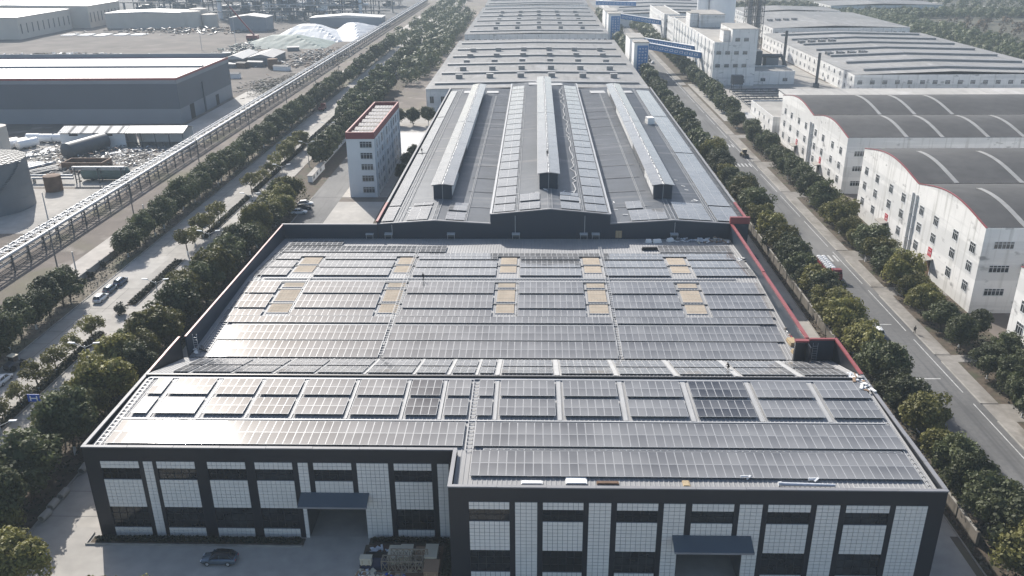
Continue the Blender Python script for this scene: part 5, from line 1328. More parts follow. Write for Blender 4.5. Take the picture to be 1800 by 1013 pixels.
for i, (x, y, r, h) in enumerate(((-318, 890, 2.4, 58), (-250, 895, 2.2, 64), (-216, 912, 1.8, 52), (-285, 940, 2.8, 66), (-470, 985, 2.6, 60), (-520, 1005, 2.4, 52), (-178, 900, 1.8, 46))):
    t = thing('distillation_column', 'slim pale distillation column rising from the hazy refinery, %s' % ('left of the crane boom', 'right of the crane boom', 'above the white tarp heap', 'tall one behind the crane boom', 'nearest the beige flat hall', 'above the beige halls', 'beside the pipe rack end')[i], 'refinery column', (x, y, 0))
    mb = MB(); mb.cyl((x, y, 0), (x, y, h), r, r * .8, 14, 'silo_white'); mb.build('shell', t)
    mb = MB()
    for k in range(2, 7): mb.cyl((x, y, h * k / 7), (x, y, h * k / 7 + .8), r + 1.4, r + 1.4, 12, 'refinery_grey')
    mb.build('platform', t)
for (y, z) in ((862, 9), (950, 12)):
    t = thing('pipe_bridge', ('nearer' if y < 900 else 'farther') + ' hazy pipe bridge running across in front of the refinery', 'pipe bridge', (-350, y, 0))
    mb = MB()
    for q in range(4): mb.cyl((-700, y + q, z), (-142, y + q, z), .5, .5, 6, 'refinery_grey')
    stuff(mb.build('pipework', t))
    for k in range(38): x = -690 + k * 14.5; mb = MB(); mb.prism([(x - .3, 0), (x + .3, 0), (x + .3, z), (x - .3, z)], 'y', y, y + 4, 'refinery_grey'); mb.build('support_frame', t)
t = thing('mobile_crane', 'crane with long red and dark boom beside the green tarp heap', 'crane', (-226, 700, 0))
mb = MB(); mb.box(-231, -222, 697, 702, 1, 4.2, 'paint_red'); mb.build('carrier', t)
mb = MB()
for x in (-229.5, -226.5, -223.5):
    for y in (697, 702): mb.cyl((x, y - .4, 1), (x, y + .4, 1), 1, 1, 12, 'tyre')
mb.build('wheel_set', t)
mb = MB(); mb.bar((-225, 699.5, 4), (-242, 700, 26), 1.1, 1.1, 'paint_red'); mb.bar((-242, 700, 26), (-256, 700.5, 44), .8, .8, 'steel_dark'); mb.build('boom', t)
# site huts, containers and shrubs scattered over the far open ground
q = random.Random(12)
hx = sorted(q.uniform(-236, -150) for _ in range(16))
for i in range(16):
    x, y = hx[i], q.uniform(500, 640); w, d, h = q.uniform(5, 12), q.uniform(2.6, 5), q.uniform(2.4, 3.6)
    if x > -165 and y < 520: y += 40
    t = thing('site_hut', '%s roofed hut in the yard behind the warehouse, %s from the %s' % (('pale', 'bluish', 'brown')[i % 3], nth(i // 3), 'left'), 'hut', (x, y, 0), q.uniform(-.3, .3), 'site huts')
    b = MB(); b.box(-w / 2, w / 2, -d / 2, d / 2, 0, h, ('clean_wall', 'tank_grey', 'rust_brown')[i % 3]); b.build('wall', t, False)
    b = MB(); b.prism([(-d / 2 - .3, h + .02), (d / 2 + .3, h + .02), (0, h + .7)], 'x', -w / 2 - .3, w / 2 + .3, ('flat_roof', 'metal_roof', 'scrap')[i % 3]); b.build('roof', t, False)
heap('rubble_bank', '', -330, 600, 90, 16, 520, ['scrap', 'tarp_white', 'field', 'scrub'], 2.4, 3.2)
heap('rubble_bank', '', -300, 770, 90, 30, 300, ['scrap', 'rust_brown', 'tank_grey'], 3.0, 3.0)
# ------------------------------------------------------------------ trees
def crown_mesh(seed, r, h, nclump, nleaf, size, m, open_=0.0):
    q = random.Random(seed); b = MB(); cl = []
    tries = 0
    while len(cl) < nclump and tries < 4000:
        tries += 1
        u, v, w = q.uniform(-1, 1), q.uniform(-1, 1), q.uniform(-1, 1)
        d = u * u + v * v + w * w
        if d > 1 or d < .22: continue
        if w < -.55 and q.random() < .7: continue
        lob = 1 + .16 * math.sin(3 * math.atan2(v, u) + seed) + .1 * math.sin(5 * math.atan2(v, u) + 2 * seed)
        cl.append((u * r * .8 * lob, v * r * .8 * lob, h * .5 + w * h * .42 + .22 * math.sin(seed + u * 4) * r * .4, r * q.uniform(.22, .40)))
    for (cx, cy, cz, cr) in cl:
        for k in range(nleaf):
            n = Vector((q.gauss(0, 1), q.gauss(0, 1), q.gauss(.35, 1))).normalized()
            p = Vector((cx, cy, cz)) + n * cr * q.uniform(.55, 1.08)
            nn = (n + Vector((q.gauss(0, .5), q.gauss(0, .5), q.gauss(0, .5)))).normalized()
            t = nn.cross(Vector((q.gauss(0, 1), q.gauss(0, 1), q.gauss(0, 1)))).normalized(); bt = nn.cross(t); s = size * q.uniform(.6, 1.3)
            b.poly([p - t * s - bt * s * .5, p + t * s * .2 - bt * s * .75, p + t * s + bt * s * .1, p - t * s * .1 + bt * s * .75], m)
    if open_ < .5:      # solid inner core in the leaf colour, closes the view through the crown
        rings = []
        for k in range(6):
            z = h * (.18 + .62 * k / 5); rr = r * .5 * math.sin(math.pi * (.15 + .7 * k / 5))
            rings.append([(rr * math.cos(a * .785) * q.uniform(.8, 1.1), rr * math.sin(a * .785) * q.uniform(.8, 1.1), z) for a in range(8)])
        b.loft(rings, m, False)
    return b.mesh('crown')
def trunk_mesh(seed, r, ht, hc, limbs=5):
    q = random.Random(seed + 100); b = MB()
    b.cyl((0, 0, -.1), (0, 0, 1.1), .2, .17, 8, 'white_paint' if seed % 2 else 'bark', False)
    b.cyl((0, 0, 1.1), (.1, .05, ht), .17, .13, 8, 'bark', False)
    for k in range(limbs):
        a = k * 6.283 / limbs + q.uniform(-.4, .4); l = r * q.uniform(.5, .8)
        m1 = Vector((.1 + math.cos(a) * l * .4, .05 + math.sin(a) * l * .4, ht + hc * .18)); m2 = Vector((math.cos(a) * l, math.sin(a) * l, ht + hc * q.uniform(.35, .6)))
        b.cyl((.1, .05, ht - .15), m1, .10, .07, 6, 'bark', False); b.cyl(m1, m2, .07, .03, 5, 'bark', False)
    return b.mesh('trunk')
PROTO = {}
for i in range(5): PROTO['dark', i] = (crown_mesh(10 + i, 3.5, 6.4, 62, 125, .22, 'leaf_dark'), trunk_mesh(i, 3.5, 1.9, 6.4), 1.5)
for i in range(3): PROTO['mix', i] = (crown_mesh(30 + i, 3.5, 5.8, 52, 125, .22, 'leaf_olive'), trunk_mesh(i, 3.5, 2.1, 5.8), 1.7)
for i in range(3): PROTO['open', i] = (crown_mesh(50 + i, 3.4, 3.8, 24, 64, .22, 'leaf_olive', 1.0), trunk_mesh(i + 1, 3.4, 3.0, 3.6, 7), 2.8)
for i in range(3): PROTO['far', i] = (crown_mesh(70 + i, 3.5, 6.2, 34, 60, .40, 'leaf_dark'), trunk_mesh(i, 3.5, 1.7, 6.2, 3), 1.4)
NTREE = [0]
def tree(kind, x, y, s, label, group, sq=1.0):
    n = {'dark': 5, 'mix': 3, 'open': 3, 'far': 3}[kind]; cr, tk, zc = PROTO[kind, R_.randrange(n)]
    name = 'evergreen_tree' if kind in ('dark', 'far') else 'olive_green_tree' if kind == 'mix' else 'spreading_tree'
    t = thing(name, label, 'tree', (x, y, 0), R_.uniform(0, 6.28), group); t.scale = (s * R_.uniform(.92, 1.1), s * R_.uniform(.92, 1.1), s * sq)
    o = bpy.data.objects.new('trunk', tk); COL.objects.link(o); o.parent = t
    o = bpy.data.objects.new('crown', cr); COL.objects.link(o); o.parent = t; o.location = (0, 0, zc)
    NTREE[0] += 1
def row(desc, group, x, y0, y1, step, kinds, s0, s1, jx=.5, gaps=()):
    y = y0; k = 0
    while y < y1:
        if not any(a <= y <= b for a, b in gaps):
            kind = R_.choice(kinds)
            w = 'dark' if kind in ('dark', 'far') else 'olive' if kind == 'mix' else 'open-crowned'
            tree(kind, x(y) if callable(x) else x + R_.uniform(-jx, jx), y + R_.uniform(-.6, .6), R_.uniform(s0, s1), '%s tree, %s from near end of %s' % (w, nth(k), desc), group, R_.uniform(.9, 1.1)); k += 1
        y += step * R_.uniform(.88, 1.12)
row('row between factory wall and road', 'trees between factory wall and road', 63.0, 78, 300, 5.4, ['dark', 'dark', 'dark', 'mix'], .88, 1.3, .7)
row('row between old halls and road', 'trees between old halls and road', 61.6, 304, 520, 7.2, ['far'], 1.0, 1.3, .8, ((495, 512),))
row('kerbside row before white sheds', 'trees before the white sheds', 84.4, 102, 245, 7.2, ['dark', 'dark', 'mix'], .85, 1.36, .8, ((146, 151), (186, 192)))
row('row along white shed walls', 'trees along the white shed walls', 90.6, 124, 168, 9, ['dark', 'dark', 'mix'], .7, 1.0, .8)
row('farther kerbside row', 'trees before the farther sheds', 85.6, 249, 375, 6.6, ['dark', 'dark'], .9, 1.2, .9, ((262, 267), (346, 362)))
row('row in front of the tall white factory', 'trees before the tall white factory', 87.5, 388, 640, 7.2, ['far'], 1.0, 1.35, 1.2, ((505, 512),))
row('row along left factory lane', 'trees along the left factory lane', -75.6, 66, 256, 6.2, ['dark', 'dark', 'mix', 'mix'], .95, 1.5, 1.0, ((84, 92),))
row('row behind the left lane trees', 'trees right of the boulevard', -79.2, 70, 258, 12.5, ['dark', 'mix', 'mix'], .7, 1.1, 1.0, ((80, 104),))
row('boulevard median row', 'trees on the boulevard median', -92.3, 100, 300, 6.4, ['open', 'open', 'open'], .75, 1.05, .4, ((158, 205), (240, 262)))
row('row left of the boulevard', 'trees left of the boulevard', -107.6, 96, 480, 5.4, ['dark'], .95, 1.3, .6, ((184, 206),))
row('farther median row', 'trees on the far median', -92.4, 304, 330, 6, ['open', 'mix'], .85, 1.1, .5)
row('belt beside old halls', 'trees beside the old halls', -79.0, 300, 470, 6.6, ['dark', 'far', 'far'], 1.0, 1.3, 1.0, ((348, 356),))
row('belt beside the far boulevard', 'trees of the belt by the boulevard', -86.6, 380, 640, 8.0, ['far'], 1.0, 1.35, 1.6)
row('distant row along the boulevard', 'distant trees along the boulevard', -106.5, 492, 640, 8.0, ['far'], 1.0, 1.3, 1.0)
for i, (x, y, s) in enumerate(((-61, 372, 1.0), (-54, 372, 1.0), (-47.5, 374, 1.0), (-64, 352, .9), (-45.8, 282, .75), (-46.2, 300, .7), (-45.6, 312, .7))):
    tree('dark', x, y, s, ('dark round tree alone behind the office block, left of three', 'dark round tree behind the office block, middle of three', 'dark round tree behind the office block, right of three', 'dark round tree at the far left corner of the office block', 'dark tree squeezed between office block and rear hall, nearest', 'dark tree squeezed between office block and rear hall, middle', 'dark tree squeezed between office block and rear hall, farthest')[i], 'trees round the office block')
for i, (x, y, s, k) in enumerate(((-73.2, 92.5, .95, 'mix'), (-66.0, 85.2, 1.05, 'mix'), (-53.4, 80.0, .78, 'mix'), (-48.2, 79.6, .78, 'mix'))):
    tree(k, x, y, s, ('olive tree at the lower left corner beside the plaza', 'olive tree cut by the lower left picture corner', 'top of an olive tree at the bottom edge below the silver car, left', 'top of an olive tree at the bottom edge below the silver car, right')[i], 'trees at the plaza edge')
# woods far off : one mass
def woods(name, areas, n, m, seed, s0=3.0, s1=5.0):
    q = random.Random(seed); b = MB()
    for k in range(n):
        (x0, x1, y0, y1) = q.choice(areas); cx, cy, r = q.uniform(x0, x1), q.uniform(y0, y1), q.uniform(s0, s1); hh = r * q.uniform(1.2, 1.8)
        for j in range(76):
            d = Vector((q.gauss(0, 1), q.gauss(0, 1), q.gauss(.4, 1))).normalized(); p = Vector((cx, cy, hh * .7)) + Vector((d.x * r, d.y * r, d.z * hh * .65)) * q.uniform(.6, 1.05)
            t = d.cross(Vector((q.gauss(0, 1), q.gauss(0, 1), q.gauss(0, 1)))).normalized(); bt = d.cross(t); s = q.uniform(.5, 1.1) * r * .21
            b.poly([p - t * s - bt * s * .6, p + t * s * .3 - bt * s, p + t * s + bt * s * .3, p - t * s * .2 + bt * s], m)
    return stuff(b.build(name))
woods('woodland', [(285, 345, 640, 880), (300, 420, 480, 640), (285, 330, 700, 860), (330, 620, 455, 520), (285, 480, 850, 890)], 1500, 'leaf_dark', 3, 2.2, 4.2)
woods('woodland', [(345, 520, 545, 640), (340, 480, 660, 800)], 170, 'leaf_brown', 4, 2.0, 3.5)
woods('woodland', [(400, 700, 800, 1100), (180, 290, 860, 980), (480, 700, 520, 760)], 900, 'leaf_dark', 5)
woods('woodland', [(-112, -82, 640, 1150), (-80, -62, 480, 900)], 330, 'leaf_dark', 6)
woods('woodland', [(60, 68, 520, 900), (82, 95, 650, 900)], 110, 'leaf_dark', 8)
woods('roadside_scrub', [(330, 520, 560, 780)], 260, 'leaf_brown', 9, 1.0, 2.0)
flat('country_road', 280, 760, 0, 1, 0.1, 'concrete') if False else None
mb = MB(); mb.poly([(440, 1060, .1), (446, 1066, .1), (640, 700, .1), (630, 694, .1)], 'concrete'); struct(mb.build('country_road'))
gable_shed('tan low hall with flat roof in the far right corner beyond the woods', 470, 520, 800, 830, 12, 'beige_wall', 'flat_roof')
block('tan tall block cut by the upper right picture edge', 520, 545, 860, 880, 30, 'distant_building', 'building', 'beige_wall')
# hedges, shrubs, planters
def hedge(name, x0, x1, y0, y1, h, n, m='leaf_hedge', seed=1, kind='stuff'):
    q = random.Random(seed); b = MB()
    for k in range(n):
        p = Vector((q.uniform(x0, x1), q.uniform(y0, y1), h * q.uniform(.15, 1) ** .6)); d = Vector((q.gauss(0, 1), q.gauss(0, 1), q.gauss(.8, 1))).normalized(); t = d.cross(Vector((q.gauss(0, 1), q.gauss(0, 1), q.gauss(0, 1)))).normalized(); bt = d.cross(t); s = q.uniform(.10, .26)
        b.poly([p - t * s - bt * s * .6, p + t * s * .3 - bt * s, p + t * s + bt * s * .3, p - t * s * .2 + bt * s], m)
    o = b.build(name); o['kind'] = kind; return o
for (x0, x1, y0, y1) in ((-61.5, -32.2, 94.3, 95.2), (-22.6, -11.2, 94.7, 95.5), (-12.2, -11.1, 88.2, 94.6), (-23.0, -22.4, 90, 94)):
    mb = MB(); mb.box(x0 - .3, x1 + .2, y0 - .25, y1 + .3, 0.03, .22, 'soil'); struct(mb.build('planting_bed'))
hedge('hedge', -61.2, -32.4, 94.35, 95.1, .75, 3600, seed=2); hedge('hedge', -22.4, -11.3, 94.8, 95.4, .7, 1300, seed=3); hedge('hedge', -12.1, -11.2, 88.3, 94.6, .7, 900, seed=4)
mb = MB(); mb.box(-62.4, -32, 93.85, 94.0, 0, .28, 'pavement'); mb.box(-62.4, -62.2, 94, 96.4, 0, .28, 'pavement'); struct(mb.build('bed_kerb'))
for i, (a, b_) in enumerate(((100, 161), (176, 204), (222, 262), (268, 420))):
    hedge('median_hedge', -93.2, -91.4, a, b_, .85, int((b_ - a) * 60), seed=20 + i)
hedge('undergrowth', -110.8, -104.9, 96, 480, .9, 5200, 'scrub', 31); hedge('undergrowth', -84, -72.2, 62, 262, .8, 6500, 'leaf_hedge', 32)
hedge('undergrowth', 58.9, 60.1, 90, 300, .4, 1500, 'scrub', 33); hedge('undergrowth', 60.8, 64.0, 80, 300, .6, 3200, 'leaf_hedge', 34); hedge('undergrowth', 83.6, 94, 120, 330, .7, 4600, 'leaf_hedge', 35)
hedge('undergrowth', -137.6, -136.6, 346, 480, 1.2, 2400, 'scrub', 36); hedge('undergrowth', -150, -138, 440, 520, 1.1, 2200, 'scrub', 37)
def shrub(label, x, y, r):
    me = crown_mesh(90 + int(x * 7) % 5, r, r * 1.5, 16, 44, .16, 'leaf_hedge'); o = put('round_shrub', me); o.location = (x, y, 0); tag(o, label, 'shrub', 'round shrubs')
for i, (x, y, r) in enumerate(((-110.0, 192.5, 1.1), (-110.2, 200, 1.0), (-92.3, 170.8, 1.9), (84.6, 180.5, 1.3), (84.8, 170.6, 1.2))):
    shrub(('round shrub at the gap in the left tree row, nearer', 'round shrub at the gap in the left tree row, farther', 'round dark bush on the boulevard median beside the white road patch', 'round shrub under the kerbside trees by the red shed signs, farther', 'round shrub under the kerbside trees by the red shed signs, nearer')[i], x, y, r)

# ------------------------------------------------------------------ vehicles
def car(label, x, y, rz, paint, roof=None, L_=4.75, W_=1.9, Hh=1.62, group=None, name='parked_car'):
    t = thing(name, label, 'car', (x, y, .06), rz, group); l, w = L_ / 2, W_ / 2
    st = [(-l, .45, .80, .86), (-l + .12, .28, .98, .93), (-l * .72, .24, 1.02, .98), (-l * .2, .22, 1.0, 1.0), (l * .35, .22, .98, 1.0), (l * .62, .24, .92, .98), (l * .88, .27, .82, .93), (l, .42, .66, .82)]
    b = MB(); b.loft([[(q, -w * k * .92, z0), (q, -w * k, z0 + .2), (q, -w * k, z1 - .14), (q, -w * k * .9, z1), (q, w * k * .9, z1), (q, w * k, z1 - .14), (q, w * k, z0 + .2), (q, w * k * .92, z0)] for q, z0, z1, k in st], paint); b.build('body', t, False)
    cb = [(-l * .90, 1.0, .82), (-l * .62, Hh - .08, .74), (-l * .1, Hh, .76), (l * .12, Hh - .04, .75), (l * .50, .96, .84)]
    b = MB(); b.loft([[(q, -w * .9 if z < 1.1 else -w * k * 1.02, .93), (q, -w * k, z), (q, w * k, z), (q, w * .9 if z < 1.1 else w * k * 1.02, .93)] for q, z, k in cb], 'dark_glass'); b.build('cabin_glass', t, False)
    b = MB(); b.loft([[(q, -w * k, z - .05), (q, -w * k * .93, z + .035), (q, w * k * .93, z + .035), (q, w * k, z - .05)] for q, z, k in ((-l * .66, Hh - .1, .76), (-l * .1, Hh, .78), (l * .14, Hh - .04, .77))], roof or paint); b.build('roof_panel', t, False)
    b = MB()
    for s in (-1, 1):
        for (q0, z0, q1, z1, k) in ((l * .50, .97, l * .13, Hh - .03, .82), (-l * .12, .97, -l * .1, Hh - .02, .84), (-l * .86, .99, -l * .64, Hh - .1, .8)): b.bar((q0, s * w * .88, z0), (q1, s * w * .76, z1), .07, .05, paint)
    b.build('pillar', t, False)
    for q in (-l * .58, l * .60):
        for s in (-1, 1):
            b = MB(); b.cyl((q, s * (w - .2), .34), (q, s * (w + .02), .34), .35, .35, 18, 'tyre'); wh = b.build('wheel', t, False)
            b = MB(); b.cyl((q, s * (w + .02), .34), (q, s * (w + .035), .34), .22, .2, 10, 'alu'); b.build('rim', wh, False)
    for s in (-1, 1):
        b = MB(); b.box(l - .16, l - .02, s * w * .62 - .2, s * w * .62 + .2, .62, .72, 'lamp_lens'); b.build('headlight', t, False)
        b = MB(); b.box(-l - .005, -l + .06, s * w * .62 - .2, s * w * .62 + .2, .76, .86, 'red_sign'); b.build('tail_light', t, False)
        b = MB(); b.box(l * .38, l * .46, s * w, s * (w + .16) if s > 0 else s * w + .0, .98, 1.12, paint) if s > 0 else b.box(l * .38, l * .46, -(w + .16), -w, .98, 1.12, paint); b.build('mirror', t, False)
    return t
car('silver blue coupe SUV with black roof parked before the tiled facade', -42.4, 90.75, math.pi, 'paint_silver', 'paint_black')
for i, (px, py, m, lb) in enumerate(((177, 524, 'paint_white', 'white SUV parked nearest at the left side of the boulevard'), (194, 508, 'paint_silver', 'pale silver car parked between white SUV and dark car on the boulevard'), (212, 495, 'paint_blue', 'dark blue grey car parked farthest of the three on the boulevard'))):
    x, y = P(px, py, .6); car(lb, x, y, rad(90), m)
for i, (px, py, m, lb) in enumerate(((526, 373, 'paint_white', 'white car parked nearest of the three beside the tree row by the forecourt'), (534, 365, 'paint_black', 'black car parked in the middle of the three beside the forecourt trees'), (537, 358, 'paint_white', 'white car parked farthest of the three beside the forecourt trees'))):
    x, y = P(px, py, .6); car(lb, x, y, rad(8), m)
for i, (px, py, m, lb) in enumerate(((358, 392, 'paint_silver', 'silver car half hidden under the median trees of the boulevard'), (1560, 580, 'paint_white', 'white car mostly hidden by the tree row on the asphalt road'), (238, 615, 'paint_white', 'white car half hidden beneath trees right of the boulevard'), (4, 668, 'paint_white', 'white car cut by the left picture edge on the boulevard'))):
    x, y = P(px, py, .6)
    if px == 1560: x, y = 71.2, 162.6
    car(lb, x, y, rad(90), m)
rr = random.Random(4)
for k in range(14):
    x, y = 67 + (k % 2) * 7 + rr.uniform(-.5, .5), 560 + (k // 2) * 9
    pm = rr.choice(['paint_white', 'paint_silver', 'paint_black', 'paint_white'])
    car('tiny distant %s car beyond the blue bridges, %s from near end of the %s line' % (pm.split('_')[1], nth(k // 2), ('left', 'right')[k % 2]), x, y, rad(90), pm, group='cars beyond the bridges')
def truck(label, x, y, rz, paint, bed=7.0, group=None, name='truck'):
    t = thing(name, label, 'truck', (x, y, .06), rz, group)
    b = MB(); b.loft([[(q, -1.2, .7), (q, -1.22, 1.6), (q, -1.1, z), (q, 1.1, z), (q, 1.22, 1.6), (q, 1.2, .7)] for q, z in ((bed / 2 + .2, 2.95), (bed / 2 + 1.6, 3.0), (bed / 2 + 2.2, 2.2))], paint, False); b.build('cab', t, False)
    b = MB(); b.box(bed / 2 + 2.0, bed / 2 + 2.16, -1.0, 1.0, 1.75, 2.5, 'dark_glass'); b.build('windscreen', t, False)
    b = MB(); b.box(-bed / 2, bed / 2, -1.2, 1.2, .95, 1.2, paint)
    for s in (-1, 1): b.box(-bed / 2, bed / 2, s * 1.2 - .04, s * 1.2 + .04, 1.2, 1.75, paint)
    b.build('flatbed', t, False)
    for q in (-bed / 2 + .9, -bed / 2 + 2.2, bed / 2 + 1.1):
        for s in (-1, 1): b = MB(); b.cyl((q, s * .9, .5), (q, s * 1.22, .5), .5, .5, 16, 'tyre'); b.build('wheel', t, False)
    return t
tx, ty = 72.0, 198.5
truck('red flatbed truck loaded with white bags behind the tree row on the road', tx, ty, rad(-90), 'paint_red', 11)
k = 0
for i in range(9):
    for j in range(2):
        b = MB(); r = .6; rings = [[(r * s * math.cos(a * .785) * R_.uniform(.9, 1.05), r * s * math.sin(a * .785) * R_.uniform(.9, 1.05), z) for a in range(8)] for z, s in ((0, .8), (.35, 1.05), (.8, 1.0), (1.0, .55))]
        b.loft(rings, 'tarp_white'); o = b.build('bulk_bag'); o.location = (tx - .58 + j * 1.16, ty + 5.0 - i * 1.12, 1.27); tag(o, 'white bulk bag on the red truck, %s from the cab end, %s column' % (nth(8 - i), ('left', 'right')[j]), 'bag', 'white bags on the truck')
truck('small dark red truck on the left lane of the boulevard under the trees', P(566, 195)[0], P(566, 195)[1], rad(90), 'paint_red', 5)
truck('orange red truck parked far up the boulevard between the tree rows', -88, 500, rad(90), 'paint_red', 7)
def loader(label, x, y, rz, m):
    t = thing('wheel_loader', label, 'loader', (x, y, .06), rz)
    b = MB(); b.loft([[(q, -.8, .7), (q, -.85, z * .8), (q, -.6, z), (q, .6, z), (q, .85, z * .8), (q, .8, .7)] for q, z in ((-1.9, 1.5), (-.4, 1.9), (.6, 1.4))], m, False); b.build('body', t, False)
    b = MB(); b.box(-.6, .5, -.7, .7, 1.75, 2.75, 'dark_glass'); b.box(-.75, .65, -.8, .8, 2.76, 2.9, 'board_beige'); b.build('cab', t, False)
    b = MB()
    for s in (-1, 1): b.bar((.4, s * .55, 1.3), (2.1, s * .55, .6), .16, .25, m)
    b.build('lift_arm', t, False)
    b = MB(); b.prism([(2.0, .15), (2.8, .15), (2.3, .45), (2.1, 1.0), (2.0, 1.0)], 'y', -1.0, 1.0, 'steel_dark'); b.build('bucket', t, False)
    for q in (-1.2, .9):
        for s in (-1, 1): b = MB(); b.cyl((q, s * .7, .6), (q, s * 1.1, .6), .6, .6, 16, 'tyre'); b.build('wheel', t, False)
x, y = P(1308, 276); loader('small wheel loader with tan cab roof on the road by the kerb', x, y, rad(-80), 'yellow_paint')
x, y = P(28, 648); loader('dark wheel loader at the left picture edge on the boulevard', x, y, rad(70), 'steel_dark')
# ------------------------------------------------------------------ people
def person(label, x, y, z, rz, pose='stand', s=1.0):
    t = thing('person', label, 'person', (x, y, z), rz)
    if pose == 'crouch':
        J = {'pel': (0, 0, .42), 'chest': (0, .22, .78), 'neck': (0, .32, .98), 'head': (0, .38, 1.14), 'kl': (-.16, .38, .46), 'kr': (.16, .38, .46), 'al': (-.14, .05, .08), 'ar': (.14, .05, .08), 'tl': (-.15, .22, .03), 'tr': (.15, .22, .03), 'sl': (-.2, .26, .9), 'sr': (.2, .26, .9), 'el': (-.26, .45, .66), 'er': (.26, .45, .66), 'hl': (-.12, .62, .5), 'hr': (.12, .62, .5), 'hipl': (-.1, 0, .42), 'hipr': (.1, 0, .42)}
    else:
        st = .2 if pose == 'walk' else .05
        J = {'pel': (0, 0, .93), 'chest': (0, 0, 1.25), 'neck': (0, .01, 1.48), 'head': (0, .03, 1.66), 'hipl': (-.1, 0, .9), 'hipr': (.1, 0, .9), 'kl': (-.12, st * .8, .5), 'kr': (.12, -st * .3, .5), 'al': (-.12, st, .09), 'ar': (.12, -st * 1.5, .1), 'tl': (-.13, st + .18, .04), 'tr': (.13, -st * 1.5 + .17, .04), 'sl': (-.19, 0, 1.42), 'sr': (.19, 0, 1.42), 'el': (-.25, -.04 - st * .5, 1.15), 'er': (.25, -.02 + st * .5, 1.15), 'hl': (-.24, .1 - st, .9), 'hr': (.24, .12 + st, .9)}
    rad_ = {'pel': .15, 'chest': .16, 'neck': .06, 'head': .115, 'hipl': .1, 'hipr': .1, 'kl': .07, 'kr': .07, 'al': .05, 'ar': .05, 'tl': .045, 'tr': .045, 'sl': .075, 'sr': .075, 'el': .05, 'er': .05, 'hl': .04, 'hr': .04}
    ed = [('pel', 'chest'), ('chest', 'neck'), ('neck', 'head'), ('pel', 'hipl'), ('hipl', 'kl'), ('kl', 'al'), ('al', 'tl'), ('pel', 'hipr'), ('hipr', 'kr'), ('kr', 'ar'), ('ar', 'tr'), ('chest', 'sl'), ('sl', 'el'), ('el', 'hl'), ('chest', 'sr'), ('sr', 'er'), ('er', 'hr')]
    ks = list(J); me = bpy.data.meshes.new('body'); me.from_pydata([J[k] for k in ks], [(ks.index(a), ks.index(b)) for a, b in ed], [])
    o = bpy.data.objects.new('body', me); COL.objects.link(o)
    sk = o.modifiers.new('skin', 'SKIN'); 
    for i, k in enumerate(ks): me.skin_vertices[0].data[i].radius = (rad_[k], rad_[k])
    me.skin_vertices[0].data[ks.index('pel')].use_root = True
    o.modifiers.new('sub', 'SUBSURF').levels = 1
    bpy.context.view_layer.update(); dg = bpy.context.evaluated_depsgraph_get(); nm = bpy.data.meshes.new_from_object(o.evaluated_get(dg)); o.modifiers.clear(); o.data = nm
    for m in ('black_cloth', 'skin'): nm.materials.append(MT[m])
    hz = J['neck'][2] + .03
    for p in nm.polygons:
        p.use_smooth = True; c = p.center
        if c.z > hz or min((c - Vector(J['hl'])).length, (c - Vector(J['hr'])).length) < .07: p.material_index = 1
    o.parent = t; h = Vector(J['head'])
    b = MB(); b.loft([[(h.x + r * math.cos(a * .628), h.y - .02 + r * math.sin(a * .628), h.z + q) for a in range(10)] for q, r in ((.0, .125), (.06, .125), (.11, .09), (.135, .03))], 'hair'); b.build('hair', t, False)
    return t
yy = 160.9
person('person in black standing on the walkway of the middle roof', -22.9, 160.6, zm(0, 160.6) + .25, 2.6, 'walk')
person('person in black standing on the middle roof monitor', 3.0, 224.5, 22.6, 3.0, 'walk')
x, y, z = PL(1281, 650, 14.95 + .306 * 116, -.306)
person('person in black crouching among panels on the slope behind the ridge', x, y, z + .12, 2.2, 'crouch')
x, y = P(1607, 587); person('person in black walking on the asphalt road near the kerb', x, y, .07, 2.8, 'walk')
x, y = P(738, 268, 14.9); person('person in black crouching at the far left roof edge of the rear hall', x + .6, y, zh(-36) + .3, 0, 'crouch')
# ------------------------------------------------------------------ loose material on the roofs
def board(label, x, y, z, w, d, m, rz=0, h=.08, name='foam_board', cat='board'):
    b = MB(); b.box(-w / 2, w / 2, -d / 2, d / 2, 0, h, m); b.box(-w / 2 + .1, w / 2 - .15, -d / 2 + .08, d / 2 - .05, h + .004, h * 1.9, m)
    o = b.build(name); o.location = (x, y, z); o.rotation_euler = (0, 0, rz); return tag(o, label, cat)
def onroof(px, py): x, y, z = PL(px, py, 13.72 - .03 * 88, .03); return x, y, z + .09
for px, py, w, d, m, lb in ((935, 850, 2.7, .7, 'foam_white', 'white foam board lying on the front right roof edge, left one'), (1013, 847, 2.7, 1.3, 'foam_white', 'large white foam board lying on the front right roof edge'), (1068, 850.5, 2.8, .6, 'rust_brown', 'brown board lying on the front right roof edge'), (1206, 852, .9, 1.2, 'wood', 'small wooden board on the front right roof edge'), (1549, 861, 6.4, .35, 'light_strip', 'long white strip lying on the front right roof edge')):
    board(lb, *onroof(px, py), w, d, m)
x, y, z = onroof(1420, 856); b = MB(); b.cyl((-3.4, 0, .28), (3.3, -.1, .22), .26, .2, 10, 'plastic_wrap'); b.cyl((-3.7, 0, .3), (-3.3, 0, .3), .3, .32, 10, 'tarp_white'); o = b.build('foil_roll'); o.location = (x, y, z); tag(o, 'long foil wrapped roll lying on the front right roof edge', 'roll')
for i, (px, py) in enumerate(((1308, 842), (1427, 846))):
    x, y, z = onroof(px, py); b = MB(); b.cyl((-.5, 0, .18), (.5, .1, .18), .2, .17, 9, 'tarp_white'); b.bar((.2, -.3, .1), (.8, .1, .35), .3, .12, 'tarp_white'); o = b.build('white_sack'); o.location = (x, y, z); tag(o, ('left' if i == 0 else 'right') + ' white crumpled sack below the long front solar row', 'sack')
